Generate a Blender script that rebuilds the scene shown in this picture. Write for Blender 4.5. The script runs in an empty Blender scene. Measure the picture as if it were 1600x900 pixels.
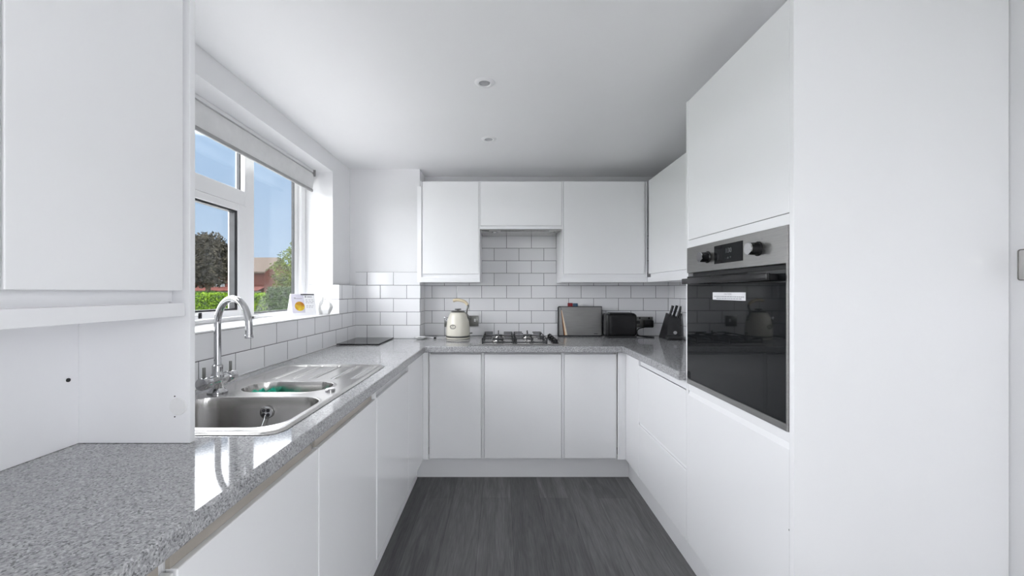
import bpy, bmesh, math, random
from mathutils import Vector, Matrix
PI = math.pi
random.seed(7)
S = bpy.context.scene
COL = S.collection

# ------------------------------------------------------------------ helpers
class MB:
    """collects shapes into one bmesh (world coordinates)"""
    def __init__(self): self.bm = bmesh.new()
    def box(self, x0, x1, y0, y1, z0, z1, bev=0, seg=2, edges=None):
        t = bmesh.new()
        vs = [t.verts.new((x, y, z)) for x in (x0, x1) for y in (y0, y1) for z in (z0, z1)]
        for f in ((0,1,3,2),(4,6,7,5),(0,4,5,1),(2,3,7,6),(0,2,6,4),(1,5,7,3)):
            t.faces.new([vs[i] for i in f])
        bmesh.ops.recalc_face_normals(t, faces=t.faces)
        if bev:
            es = list(t.edges)
            if edges: es = [e for e in es if edges(e)]
            bmesh.ops.bevel(t, geom=es, offset=bev, segments=seg, affect='EDGES', profile=.5)
        self.add(t); return self
    def add(self, t, M=None):
        if M is not None: bmesh.ops.transform(t, matrix=M, verts=t.verts)
        m = bpy.data.meshes.new('tmp'); t.to_mesh(m); t.free()
        self.bm.from_mesh(m); bpy.data.meshes.remove(m)
    def prism(self, poly, axis, a, b, bev=0, seg=2):
        """poly: 2-D points; axis 'x': (y,z), 'y': (x,z), 'z': (x,y)"""
        t = bmesh.new()
        def P(u, v, w): return {'x': (w, u, v), 'y': (u, w, v), 'z': (u, v, w)}[axis]
        A = [t.verts.new(P(u, v, a)) for u, v in poly]; B = [t.verts.new(P(u, v, b)) for u, v in poly]
        n = len(poly)
        t.faces.new(A); t.faces.new(B[::-1])
        for i in range(n): t.faces.new((A[i], B[i], B[(i+1) % n], A[(i+1) % n]))
        bmesh.ops.recalc_face_normals(t, faces=t.faces)
        if bev: bmesh.ops.bevel(t, geom=list(t.edges), offset=bev, segments=seg, affect='EDGES', profile=.5)
        self.add(t); return self
    def cyl(self, p0, p1, r0, r1=None, seg=24, bev=0):
        if r1 is None: r1 = r0
        p0, p1 = Vector(p0), Vector(p1); d = p1-p0
        t = bmesh.new()
        bmesh.ops.create_cone(t, cap_ends=True, segments=seg, radius1=r0, radius2=r1, depth=d.length)
        if bev:
            es = [e for e in t.edges if abs(e.verts[0].co.z-e.verts[1].co.z) < 1e-6]
            bmesh.ops.bevel(t, geom=es, offset=bev, segments=2, affect='EDGES', profile=.5)
        M = Matrix.Translation((p0+p1)/2) @ d.to_track_quat('Z', 'Y').to_matrix().to_4x4()
        self.add(t, M); return self
    def lathe(self, prof, c, seg=40, M=None):
        t = bmesh.new(); rings = []
        for r, z in prof:
            if r < 1e-6: rings.append([t.verts.new((0, 0, z))])
            else: rings.append([t.verts.new((r*math.cos(2*PI*i/seg), r*math.sin(2*PI*i/seg), z)) for i in range(seg)])
        for a, b in zip(rings, rings[1:]):
            for i in range(seg):
                j = (i+1) % seg
                if len(a) == 1 and len(b) == 1: continue
                if len(a) == 1: t.faces.new((a[0], b[j], b[i]))
                elif len(b) == 1: t.faces.new((a[i], a[j], b[0]))
                else: t.faces.new((a[i], a[j], b[j], b[i]))
        bmesh.ops.recalc_face_normals(t, faces=t.faces)
        X = Matrix.Translation(c)
        if M is not None: X = X @ M
        self.add(t, X); return self
    def tube(self, pts, r, seg=12, smooth=6, caps=True, closed=False, rs=None):
        P = [Vector(p) for p in pts]
        if smooth and len(P) > 2:
            Q = []; n = len(P)
            for i in range(n if closed else n-1):
                if closed: a, b, c, d = P[i-1], P[i], P[(i+1) % n], P[(i+2) % n]
                else: a, b, c, d = P[max(i-1, 0)], P[i], P[i+1], P[min(i+2, n-1)]
                for k in range(smooth):
                    u = k/smooth
                    Q.append(.5*((2*b)+(c-a)*u+(2*a-5*b+4*c-d)*u*u+(3*b-a-3*c+d)*u**3))
            if not closed: Q.append(P[-1])
            P = Q
        t = bmesh.new(); n = len(P); rings = []; up = None
        for i, p in enumerate(P):
            if closed: d = P[(i+1) % n]-P[i-1]
            else: d = P[min(i+1, n-1)]-P[max(i-1, 0)]
            d.normalize()
            if up is None: up = d.orthogonal().normalized()
            else:
                up = up-d*up.dot(d)
                up = up.normalized() if up.length > 1e-6 else d.orthogonal().normalized()
            v = d.cross(up)
            R = r if rs is None else rs[0]+(rs[1]-rs[0])*i/(n-1)
            rings.append([t.verts.new(p+R*(math.cos(2*PI*k/seg)*up+math.sin(2*PI*k/seg)*v)) for k in range(seg)])
        for i in range(n if closed else n-1):
            a, b = rings[i], rings[(i+1) % n]
            for k in range(seg):
                t.faces.new((a[k], a[(k+1) % seg], b[(k+1) % seg], b[k]))
        if caps and not closed: t.faces.new(rings[0][::-1]); t.faces.new(rings[-1])
        bmesh.ops.recalc_face_normals(t, faces=t.faces)
        self.add(t); return self
    def sphere(self, c, r, sc=(1, 1, 1), sub=3):
        t = bmesh.new(); bmesh.ops.create_icosphere(t, subdivisions=sub, radius=r)
        self.add(t, Matrix.Translation(c) @ Matrix.Diagonal((*sc, 1))); return self

def root_loc(o):
    while o.parent: o = o.parent
    return o.location.copy()

def _finish(name, mb, mat, smooth, bevel, shift):
    bm = mb.bm
    for v in bm.verts: v.co -= shift
    me = bpy.data.meshes.new(name); bm.to_mesh(me); bm.free()
    me.materials.append(mat)
    if smooth:
        for p in me.polygons: p.use_smooth = True
        try: me.set_sharp_from_angle(angle=math.radians(35 if smooth is True else smooth))
        except Exception: pass
    o = bpy.data.objects.new(name, me); COL.objects.link(o)
    if bevel:
        b = o.modifiers.new('bevel', 'BEVEL'); b.width = bevel; b.segments = 2; b.limit_method = 'ANGLE'
        b.angle_limit = math.radians(50)
    return o

def part(name, mb, mat, parent, smooth=True, bevel=0, label=None):
    o = _finish(name, mb, mat, smooth, bevel, root_loc(parent))
    o.parent = parent
    if label: o['label'] = label
    return o

def thing(name, label, cat, loc, group=None):
    o = bpy.data.objects.new(name, None); COL.objects.link(o)
    o.empty_display_size = .05
    o.location = loc; o['label'] = label; o['category'] = cat
    if group: o['group'] = group
    return o

def single(name, mb, mat, label, cat, smooth=True, bevel=0, group=None, kind=None):
    vs = [v.co for v in mb.bm.verts]
    c = Vector((sum(v.x for v in vs)/len(vs), sum(v.y for v in vs)/len(vs), min(v.z for v in vs)))
    o = _finish(name, mb, mat, smooth, bevel, c); o.location = c
    o['label'] = label; o['category'] = cat
    if group: o['group'] = group
    if kind: o['kind'] = kind
    return o

def struct(name, mb, mat, parent=None, smooth=False, bevel=0, label=None, cat=None):
    o = _finish(name, mb, mat, smooth, bevel, root_loc(parent) if parent else Vector((0, 0, 0)))
    if parent: o.parent = parent
    else:
        o['kind'] = 'structure'
        if label: o['label'] = label
        if cat: o['category'] = cat
    return o

def text_mesh(txt, size, M, thick=.0002):
    cu = bpy.data.curves.new('lettering', 'FONT'); cu.body = txt; cu.size = size; cu.extrude = thick
    cu.align_x = 'CENTER'; cu.align_y = 'CENTER'
    ob = bpy.data.objects.new('lettering', cu); COL.objects.link(ob)
    dg = bpy.context.evaluated_depsgraph_get(); dg.update()
    me = bpy.data.meshes.new_from_object(ob.evaluated_get(dg))
    mb = MB(); mb.bm.from_mesh(me); bmesh.ops.transform(mb.bm, matrix=M, verts=mb.bm.verts)
    bpy.data.objects.remove(ob); bpy.data.curves.remove(cu); bpy.data.meshes.remove(me)
    return mb

# ------------------------------------------------------------------ materials
def mat(name, col, rough=.5, metal=0, spec=.5, coat=0, emit=None):
    m = bpy.data.materials.new(name); m.use_nodes = True
    b = m.node_tree.nodes['Principled BSDF']
    b.inputs['Base Color'].default_value = (*col, 1)
    b.inputs['Roughness'].default_value = rough
    b.inputs['Metallic'].default_value = metal
    b.inputs['Specular IOR Level'].default_value = spec
    b.inputs['Coat Weight'].default_value = coat
    b.inputs['Coat Roughness'].default_value = .05
    if emit:
        b.inputs['Emission Color'].default_value = (*emit[0], 1); b.inputs['Emission Strength'].default_value = emit[1]
    return m
def nodes(m):
    nt = m.node_tree
    return nt.nodes, nt.links, nt.nodes['Principled BSDF']
def noise_vary(m, c1, c2, scale, detail=3, stretch=(1, 1, 1), lo=.35, hi=.65, rough=None):
    n, l, b = nodes(m)
    g = n.new('ShaderNodeNewGeometry'); mp = n.new('ShaderNodeMapping'); mp.inputs['Scale'].default_value = stretch
    t = n.new('ShaderNodeTexNoise'); t.inputs['Scale'].default_value = scale; t.inputs['Detail'].default_value = detail
    r = n.new('ShaderNodeValToRGB')
    r.color_ramp.elements[0].position = lo; r.color_ramp.elements[0].color = (*c1, 1)
    r.color_ramp.elements[1].position = hi; r.color_ramp.elements[1].color = (*c2, 1)
    l.new(g.outputs['Position'], mp.inputs['Vector']); l.new(mp.outputs[0], t.inputs['Vector'])
    l.new(t.outputs['Fac'], r.inputs[0]); l.new(r.outputs[0], b.inputs['Base Color'])
    return m

M_PLASTER = noise_vary(mat('plaster', (.8, .8, .8), .75), (.80, .80, .81), (.815, .815, .825), 2.0)
M_CEIL = noise_vary(mat('ceiling_paint', (.8, .8, .8), .8), (.855, .855, .86), (.87, .87, .875), 1.5)
M_GLOSS = noise_vary(mat('gloss_white', (.8, .8, .82), .10, spec=.5), (.905, .906, .918), (.91, .911, .923), 1.2)
M_SATIN = noise_vary(mat('satin_white', (.8, .8, .82), .35, spec=.4), (.875, .875, .89), (.885, .885, .90), 1.2)
M_UPVC = noise_vary(mat('upvc_white', (.8, .8, .8), .3), (.83, .83, .835), (.845, .845, .85), 2)
M_RAIL = noise_vary(mat('handle_rail_grey', (.4, .37, .33), .35, .3), (.46, .42, .37), (.50, .46, .41), 6)
M_RAILW = noise_vary(mat('handle_rail_pale', (.6, .6, .6), .3, .2), (.58, .58, .59), (.62, .62, .63), 6)  # same rail as the grey one, its lit look put into the colour
M_CHROME = noise_vary(mat('chrome', (.8, .8, .8), .07, 1), (.50, .50, .51), (.55, .55, .56), 5)
M_STEEL = noise_vary(mat('brushed_steel', (.6, .6, .6), .24, 1), (.50, .49, .475), (.56, .55, .54), 3, stretch=(4, 60, 4))
M_STEELD = noise_vary(mat('steel_front', (.4, .4, .4), .30, 1), (.36, .355, .345), (.40, .395, .385), 3, stretch=(4, 4, 80))
M_BLACKG = noise_vary(mat('black_glass', (.01, .01, .01), .03, spec=.32), (.008, .009, .010), (.010, .011, .012), 3)
M_BLACK = noise_vary(mat('black_plastic', (.012, .012, .012), .22, spec=.3), (.010, .010, .011), (.014, .014, .015), 8)
M_BLACKM = noise_vary(mat('black_matte', (.02, .02, .02), .5), (.016, .016, .018), (.024, .024, .026), 30)
M_IRON = noise_vary(mat('cast_iron', (.02, .02, .02), .45), (.018, .019, .022), (.03, .031, .035), 40)
M_CREAM = noise_vary(mat('cream_enamel', (.75, .71, .60), .15), (.72, .69, .60), (.75, .72, .63), 4)
M_CREAMH = noise_vary(mat('cream_handle', (.75, .66, .48), .3), (.72, .62, .44), (.76, .66, .48), 8)
M_DARKST = noise_vary(mat('dark_steel', (.2, .2, .19), .3, .8), (.17, .17, .16), (.21, .21, .20), 6)
M_WHITEP = noise_vary(mat('white_plastic', (.8, .8, .8), .3), (.80, .80, .80), (.84, .84, .84), 6)
M_CERAM = noise_vary(mat('white_ceramic', (.8, .8, .8), .15), (.80, .80, .80), (.84, .84, .83), 9)
M_RED = noise_vary(mat('red_plastic', (.25, .01, .02), .4), (.22, .012, .02), (.28, .016, .024), 20)
M_BLUE = noise_vary(mat('blue_plastic', (.05, .12, .2), .4), (.045, .10, .17), (.06, .13, .21), 20)
M_GREENC = noise_vary(mat('green_cloth', (.02, .42, .28), .9), (.012, .30, .19), (.03, .50, .34), 60)
M_FABRIC = noise_vary(mat('blind_fabric', (.7, .7, .7), .8), (.70, .70, .70), (.74, .74, .74), 20)
M_GREYB = noise_vary(mat('grey_bar', (.3, .3, .3), .4), (.30, .30, .30), (.34, .34, .34), 20)
M_GASKET = noise_vary(mat('black_gasket', (.02, .02, .02), .5), (.015, .016, .018), (.025, .026, .03), 20)
M_PAPER = noise_vary(mat('white_paper', (.75, .75, .76), .7), (.74, .74, .76), (.78, .78, .80), 30)
M_LILAC = noise_vary(mat('lilac_print', (.55, .53, .62), .6), (.54, .52, .61), (.60, .58, .66), 30)
M_INK = noise_vary(mat('dark_ink', (.05, .05, .06), .6), (.05, .05, .06), (.08, .08, .09), 30)
M_GINK = noise_vary(mat('grey_ink', (.3, .3, .33), .6), (.28, .28, .31), (.36, .36, .38), 30)
M_YELLOW = noise_vary(mat('yellow_print', (.6, .4, .02), .6), (.62, .46, .03), (.38, .14, .01), 25, stretch=(1, 1, 1))
M_WOOD = noise_vary(mat('pale_wood', (.7, .5, .3), .5), (.80, .68, .50), (.86, .76, .60), 20)
M_ORANGE = noise_vary(mat('orange_edge', (.45, .18, .05), .5), (.40, .15, .04), (.48, .2, .06), 20)
M_LAMPG = noise_vary(mat('lamp_lens', (.35, .35, .35), .15), (.32, .32, .33), (.40, .40, .41), 30)
M_WHITEL = mat('display_white', (.06, .06, .065), .5, emit=((.5, .55, .6), .07))
M_CORDW = noise_vary(mat('white_cord', (.5, .5, .5), .5), (.52, .52, .53), (.58, .58, .58), 20)

def glass_mat():
    m = bpy.data.materials.new('window_glass'); m.use_nodes = True
    nt = m.node_tree; nt.nodes.clear()
    o = nt.nodes.new('ShaderNodeOutputMaterial'); mx = nt.nodes.new('ShaderNodeMixShader')
    tr = nt.nodes.new('ShaderNodeBsdfTransparent'); tr.inputs[0].default_value = (.96, .97, .97, 1)
    gl = nt.nodes.new('ShaderNodeBsdfGlossy'); gl.inputs['Roughness'].default_value = 0.0
    fr = nt.nodes.new('ShaderNodeFresnel'); ge = nt.nodes.new('ShaderNodeNewGeometry')
    mr = nt.nodes.new('ShaderNodeMapRange'); mr.inputs[3].default_value = 1.25; mr.inputs[4].default_value = 1/1.25   # same reflectance on both faces of the pane
    nt.links.new(ge.outputs['Backfacing'], mr.inputs[0]); nt.links.new(mr.outputs[0], fr.inputs['IOR'])
    nt.links.new(fr.outputs[0], mx.inputs[0]); nt.links.new(tr.outputs[0], mx.inputs[1]); nt.links.new(gl.outputs[0], mx.inputs[2])
    nt.links.new(mx.outputs[0], o.inputs[0]); return m
M_GLASS = glass_mat()

def tile_mat(name, ux, uy):
    """metro tiles 200 x 100, half bond, dark grout; ux / uy = position of a vertical joint of the odd rows"""
    m = mat(name, (.8, .8, .8), .12, spec=.5); n, l, b = nodes(m)
    g = n.new('ShaderNodeNewGeometry')
    p = n.new('ShaderNodeSeparateXYZ'); l.new(g.outputs['Position'], p.inputs[0])
    nn = n.new('ShaderNodeSeparateXYZ'); l.new(g.outputs['True Normal'], nn.inputs[0])
    def mth(op, a, v):
        q = n.new('ShaderNodeMath'); q.operation = op
        for i, s in enumerate((a, v)):
            if s is None: continue
            if isinstance(s, (int, float)): q.inputs[i].default_value = s
            else: l.new(s, q.inputs[i])
        return q.outputs[0]
    side = mth('GREATER_THAN', mth('ABSOLUTE', nn.outputs[0], None), .5)
    a = mth('SUBTRACT', p.outputs[0], ux-20.18); c = mth('SUBTRACT', p.outputs[1], uy-20.18)
    u = mth('ADD', a, mth('MULTIPLY', side, mth('SUBTRACT', c, a)))
    v = mth('SUBTRACT', p.outputs[2], .91)
    cb = n.new('ShaderNodeCombineXYZ'); l.new(u, cb.inputs[0]); l.new(v, cb.inputs[1])
    def brick(ms, sm):
        t = n.new('ShaderNodeTexBrick'); t.offset = .5; t.offset_frequency = 2; t.squash = 1
        t.inputs['Scale'].default_value = 1; t.inputs['Mortar Size'].default_value = ms
        t.inputs['Mortar Smooth'].default_value = sm; t.inputs['Bias'].default_value = 0
        t.inputs['Brick Width'].default_value = .2018; t.inputs['Row Height'].default_value = .1014
        t.inputs['Color1'].default_value = (.86, .86, .875, 1); t.inputs['Color2'].default_value = (.83, .83, .845, 1)
        t.inputs['Mortar'].default_value = (.10, .10, .11, 1)
        l.new(cb.outputs[0], t.inputs['Vector']); return t
    t1 = brick(.0017, .1); l.new(t1.outputs['Color'], b.inputs['Base Color'])
    t2 = brick(.0060, 1.0)
    inv = mth('SUBTRACT', 1.0, t2.outputs['Fac'])
    bp = n.new('ShaderNodeBump'); bp.inputs['Strength'].default_value = .35; bp.inputs['Distance'].default_value = .003
    l.new(inv, bp.inputs['Height']); l.new(bp.outputs[0], b.inputs['Normal'])
    r = mth('ADD', .10, mth('MULTIPLY', t1.outputs['Fac'], .6)); l.new(r, b.inputs['Roughness'])
    return m
M_TILE_B = tile_mat('metro_tiles_back', -.556, .05)
M_TILE_C = tile_mat('metro_tiles_pillar', -.9167, 2.154+.1009)
M_TILE_L = tile_mat('metro_tiles_side', -1.20, 2.154)
M_TILE_R = tile_mat('metro_tiles_right', 1.366, 3.11)

def worktop_mat():
    m = mat('speckled_worktop', (.3, .3, .3), .06, spec=.5); n, l, b = nodes(m)
    g = n.new('ShaderNodeNewGeometry')
    def cells(scale):
        v = n.new('ShaderNodeTexVoronoi'); v.inputs['Scale'].default_value = scale
        l.new(g.outputs['Position'], v.inputs['Vector'])
        s = n.new('ShaderNodeSeparateColor'); l.new(v.outputs['Color'], s.inputs[0]); return s.outputs[0]
    r = n.new('ShaderNodeValToRGB'); r.color_ramp.interpolation = 'CONSTANT'
    e = r.color_ramp.elements
    e[0].position = 0; e[0].color = (.19, .19, .195, 1)
    e[1].position = .10; e[1].color = (.31, .31, .32, 1)
    for p, c in ((.32, .41), (.62, .48), (.86, .58)):
        k = e.new(p); k.color = (c, c, c*1.025, 1)
    l.new(cells(360), r.inputs[0])
    r2 = n.new('ShaderNodeValToRGB')
    r2.color_ramp.elements[0].color = (.80, .80, .80, 1); r2.color_ramp.elements[1].color = (1.1, 1.1, 1.1, 1)
    l.new(cells(230), r2.inputs[0])
    mx = n.new('ShaderNodeMix'); mx.data_type = 'RGBA'; mx.blend_type = 'MULTIPLY'; mx.inputs[0].default_value = 1
    l.new(r.outputs[0], mx.inputs[6]); l.new(r2.outputs[0], mx.inputs[7]); l.new(mx.outputs[2], b.inputs['Base Color'])
    return m
M_TOP = worktop_mat()

def floor_mat():
    m = mat('dark_plank_floor', (.06, .06, .06), .42, spec=.35); n, l, b = nodes(m)
    g = n.new('ShaderNodeNewGeometry'); s = n.new('ShaderNodeSeparateXYZ'); l.new(g.outputs['Position'], s.inputs[0])
    cb = n.new('ShaderNodeCombineXYZ'); l.new(s.outputs[1], cb.inputs[0]); l.new(s.outputs[0], cb.inputs[1])
    mp = n.new('ShaderNodeMapping'); mp.inputs['Location'].default_value = (20.3, 20.05, 0); l.new(cb.outputs[0], mp.inputs[0])
    t = n.new('ShaderNodeTexBrick'); t.offset = .37; t.offset_frequency = 2
    for k, v in (('Scale', 1), ('Mortar Size', .0007), ('Mortar Smooth', .2), ('Brick Width', 1.22), ('Row Height', .178)):
        t.inputs[k].default_value = v
    t.inputs['Color1'].default_value = (.082, .082, .084, 1); t.inputs['Color2'].default_value = (.162, .160, .162, 1)
    t.inputs['Mortar'].default_value = (.035, .035, .036, 1)
    l.new(mp.outputs[0], t.inputs['Vector'])
    # wood grain: long stretched noise, distorted
    def grain(sx, sy, scale, det, dist):
        q = n.new('ShaderNodeMapping'); q.inputs['Scale'].default_value = (sx, sy, 1); l.new(g.outputs['Position'], q.inputs[0])
        a = n.new('ShaderNodeVectorMath'); a.operation = 'ADD'; l.new(q.outputs[0], a.inputs[0]); l.new(t.outputs['Color'], a.inputs[1])
        w = n.new('ShaderNodeTexNoise'); w.inputs['Scale'].default_value = scale; w.inputs['Detail'].default_value = det
        w.inputs['Distortion'].default_value = dist; l.new(a.outputs[0], w.inputs['Vector']); return w.outputs['Fac']
    r = n.new('ShaderNodeValToRGB'); r.color_ramp.elements[0].position = .30; r.color_ramp.elements[1].position = .72
    r.color_ramp.elements[0].color = (.78, .78, .78, 1); r.color_ramp.elements[1].color = (1.35, 1.35, 1.35, 1)
    l.new(grain(9, .9, 2.2, 8, 1.4), r.inputs[0])
    r2 = n.new('ShaderNodeValToRGB'); r2.color_ramp.elements[0].position = .38; r2.color_ramp.elements[1].position = .62
    r2.color_ramp.elements[0].color = (.86, .86, .86, 1); r2.color_ramp.elements[1].color = (1.14, 1.14, 1.14, 1)
    l.new(grain(110, 5, 2, 4, .3), r2.inputs[0])
    def mul(a, c):
        x = n.new('ShaderNodeMix'); x.data_type = 'RGBA'; x.blend_type = 'MULTIPLY'; x.inputs[0].default_value = 1
        l.new(a, x.inputs[6]); l.new(c, x.inputs[7]); return x.outputs[2]
    l.new(mul(mul(t.outputs['Color'], r.outputs[0]), r2.outputs[0]), b.inputs['Base Color'])
    return m
M_FLOOR = floor_mat()

# ------------------------------------------------------------------ camera (level, upright, slightly shifted lens)
F = 618.0; H = 1.266
cd = bpy.data.cameras.new('camera'); cd.sensor_width = 36; cd.lens = F/1600*36
cd.shift_x = 18/1600; cd.shift_y = 6/1600; cd.clip_start = .02; cd.clip_end = 600
cam = bpy.data.objects.new('camera', cd); COL.objects.link(cam)
cam.location = (0, 0, H); cam.rotation_euler = (PI/2, 0, 0); S.camera = cam

# ------------------------------------------------------------------ room shell
ZC = 2.203; YB = 3.22; YR = -3.6; XL = -1.15; XR = 1.436; ZT = .91
struct('floor', MB().box(-1.40, 1.6, -.25, YB+.1, -.12, 0), M_FLOOR)
M_BOUNCEC = noise_vary(mat('bounce_carpet', (.6, .58, .55), .95), (.50, .49, .47), (.56, .55, .53), 90)
struct('floor_bounce', MB().box(-1.40, 1.6, YR-.15, -.25, -.12, 0), M_BOUNCEC)  # unseen pale floor added to bounce daylight onto the ceiling
struct('ceiling', MB().box(-1.40, 1.6, YR-.15, YB+.1, ZC, ZC+.12), M_CEIL)
WY0, WY1, WZ0, WZ1 = 1.0, 2.7126, 1.10, 2.09
w = MB()
LY0, LY1 = -2.6, -.9  # opening for the added fill window
w.box(-1.40, XL, YR-.15, YB+.1, 0, WZ0).box(-1.40, XL, YR-.15, YB+.1, WZ1, ZC)
w.box(-1.40, XL, LY1, WY0, WZ0, WZ1).box(-1.40, XL, YR-.15, LY0, WZ0, WZ1).box(-1.40, XL, WY1, YB+.1, WZ0, WZ1)
wall_left = struct('wall_left', w, M_PLASTER)
wall_back = struct('wall_back', MB().box(XL, XR+.15, YB, YB+.1, 0, ZC), M_PLASTER)
w = MB(); RY0, RY1 = -3.2, -1.3
w.box(XR, XR+.15, RY1, YB, 0, ZC).box(XR, XR+.15, YR-.15, RY0, 0, ZC).box(XR, XR+.15, RY0, RY1, 2.12, ZC)
wall_right = struct('wall_right', w, M_PLASTER)
w = MB()
w.box(XL, XR, YR-.15, YR, 0, ZC)
M_GREYW = noise_vary(mat('grey_bounce_cut', (.4, .4, .41), .8), (.33, .335, .345), (.35, .355, .365), 2)  # grey given to the unseen rear wall to cut bounce onto the end panel
struct('wall_rear', w, M_GREYW)
# boxed pillar in the left back corner
struct('wall_pillar', MB().box(XL, -.617, 3.021, YB, 0, ZC), M_PLASTER)
# metro-tile facings (tile and adhesive stand proud of the plaster)
struct('splashback_tiles', MB().box(-.613, 1.40, 3.21, YB, ZT-.04, 1.725), M_TILE_B, wall_back)
struct('trim_1', MB().box(-1.105, -.613, 3.015, 3.205, ZT+.0005, 1.417), M_TILE_C)
w = MB().box(XL, -1.105, .95, 3.014, ZT+.0005, 1.1128).box(XL, -1.105, WY1-.006, 3.014, 1.1128, 1.3156)
struct('splashback_tiles', w, M_TILE_L, wall_left)
struct('reveal_tiles', MB().box(-1.31, XL, WY1-.007, WY1, 1.121, 1.3156), M_TILE_L, wall_left)
struct('splashback_tiles', MB().box(1.366, XR, 1.767, 3.209, ZT+.0005, 1.40), M_TILE_R, wall_right)
# window sill
struct('trim_2', MB().box(-1.36, -1.098, WY0, WY1-.008, 1.1132, 1.121, .003), M_UPVC)

# ------------------------------------------------------------------ kitchen window
XF0, XF1 = -1.385, -1.335           # frame depth
win = thing('window_1', 'white plastic framed window over the sink with opening casement on its left', 'window', (-1.36, 1.86, 1.121))
win['kind'] = 'structure'
f = MB()
f.box(XF0, XF1, WY0, WY1, 1.121, 1.138).box(XF0, XF1, WY0, WY1, 2.03, 2.09)
f.box(XF0, XF1, WY0, WY0+.06, 1.121, 2.09)
f.box(XF0, XF1, 2.650, WY1, 1.121, 2.09)
f.box(XF0, XF1, 2.065, 2.145, 1.121, 2.09).box(XF0, XF1, 1.06, 2.065, 1.714, 1.79)
f.box(XF0, XF1, 1.06, 1.14, 1.138, 2.03)
part('window_frame', f, M_UPVC, win, smooth=False, bevel=.004)
# glazing beads of the fixed lights and dark gaskets
b = MB()
b.box(-1.372, -1.356, 2.606, 2.650, 1.138, 2.03).box(-1.372, -1.356, 2.145, 2.157, 1.138, 2.03)
b.box(-1.372, -1.356, 2.157, 2.606, 1.138, 1.146).box(-1.372, -1.356, 2.157, 2.606, 2.02, 2.03)
part('glazing_bead', b, M_UPVC, win, smooth=False, bevel=.003)
b = MB()
for y0, y1, z0, z1 in ((2.157, 2.606, 1.146, 2.02), (1.14, 2.065, 1.79, 2.03)):
    g = .007
    b.box(-1.374, -1.358, y1-g, y1, z0, z1).box(-1.374, -1.358, y0, y0+g, z0, z1)
    b.box(-1.374, -1.358, y0+g, y1-g, z0, z0+g).box(-1.374, -1.358, y0+g, y1-g, z1-g, z1)
part('gasket', b, M_GASKET, win, smooth=False, label='thin black rubber gasket')
part('glass_pane', MB().box(-1.368, -1.364, 2.152, 2.612, 1.142, 2.025), M_GLASS, win, smooth=False, label='right fixed pane')
part('glass_pane', MB().box(-1.368, -1.364, 1.145, 2.06, 1.795, 2.025), M_GLASS, win, smooth=False, label='top light pane')
s = MB(); y0, y1, z0, z1 = 1.145, 2.060, 1.143, 1.709
for a in ((y1-.062, y1, z0, z1), (y0, y0+.062, z0, z1), (y0+.062, y1-.062, z0, z0+.032), (y0+.062, y1-.062, z1-.034, z1)):
    s.box(-1.378, -1.322, *a)
sash = part('casement_sash', s, M_UPVC, win, smooth=False, bevel=.004)
g = MB(); ya, yb, za, zb = y0+.062, y1-.062, z0+.032, z1-.034
for a in ((yb-.020, yb, za, zb), (ya, ya+.012, za, zb), (ya+.012, yb-.020, za, za+.009), (ya+.012, yb-.020, zb-.010, zb)):
    g.box(-1.3575, -1.330, *a)
part('gasket', g, M_GASKET, sash, smooth=False, label='black casement gasket')
part('glass_pane', MB().box(-1.362, -1.358, ya, yb, za, zb), M_GLASS, sash, smooth=False)
h = MB().box(-1.322, -1.304, 1.60, 1.66, 1.150, 1.172, .004).box(-1.318, -1.300, 1.655, 1.72, 1.152, 1.166, .004)
part('window_handle', h, M_UPVC, sash)
part('lock_button', MB().box(-1.300, -1.294, 1.700, 1.716, 1.150, 1.176, .002), M_BLACK, sash)

# ------------------------------------------------------------------ roller blind
bl = thing('roller_blind', 'white roller blind pulled up at the top of the kitchen window', 'blind', (-1.25, 1.85, 1.93))
yb0, yb1 = 1.03, 2.66
part('head_rail', MB().box(-1.292, -1.262, yb0, yb1+.01, 2.070, 2.0895, .003), M_UPVC, bl)
part('roller', MB().cyl((-1.285, yb0, 2.038), (-1.285, yb1, 2.038), .027, seg=28), M_FABRIC, bl)
prof = [(-1.262, 2.062), (-1.256, 2.04), (-1.257, 2.01), (-1.262, 1.98), (-1.264, 1.955), (-1.266, 1.955), (-1.264, 1.98), (-1.259, 2.01), (-1.258, 2.04), (-1.264, 2.062)]
t = bmesh.new(); A = [t.verts.new((x, yb0+.01, z)) for x, z in prof]; B = [t.verts.new((x, yb1, z)) for x, z in prof]
for i in range(len(prof)): t.faces.new((A[i], A[(i+1) % len(prof)], B[(i+1) % len(prof)], B[i]))
t.faces.new(A[::-1]); t.faces.new(B); bmesh.ops.recalc_face_normals(t, faces=t.faces)
m = MB(); m.add(t); part('fabric_drop', m, M_FABRIC, bl)
part('bottom_bar', MB().box(-1.272, -1.258, yb0+.01, yb1, 1.936, 1.956, .005), M_GREYB, bl, label='pale grey hem bar')
part('bracket', MB().box(-1.300, -1.250, yb1+.011, yb1+.018, 2.045, 2.0895, .002), M_GREYB, bl)

# ------------------------------------------------------------------ cabinets
def door_box(a, b): return MB().box(*a, .0022, 2)

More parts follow.
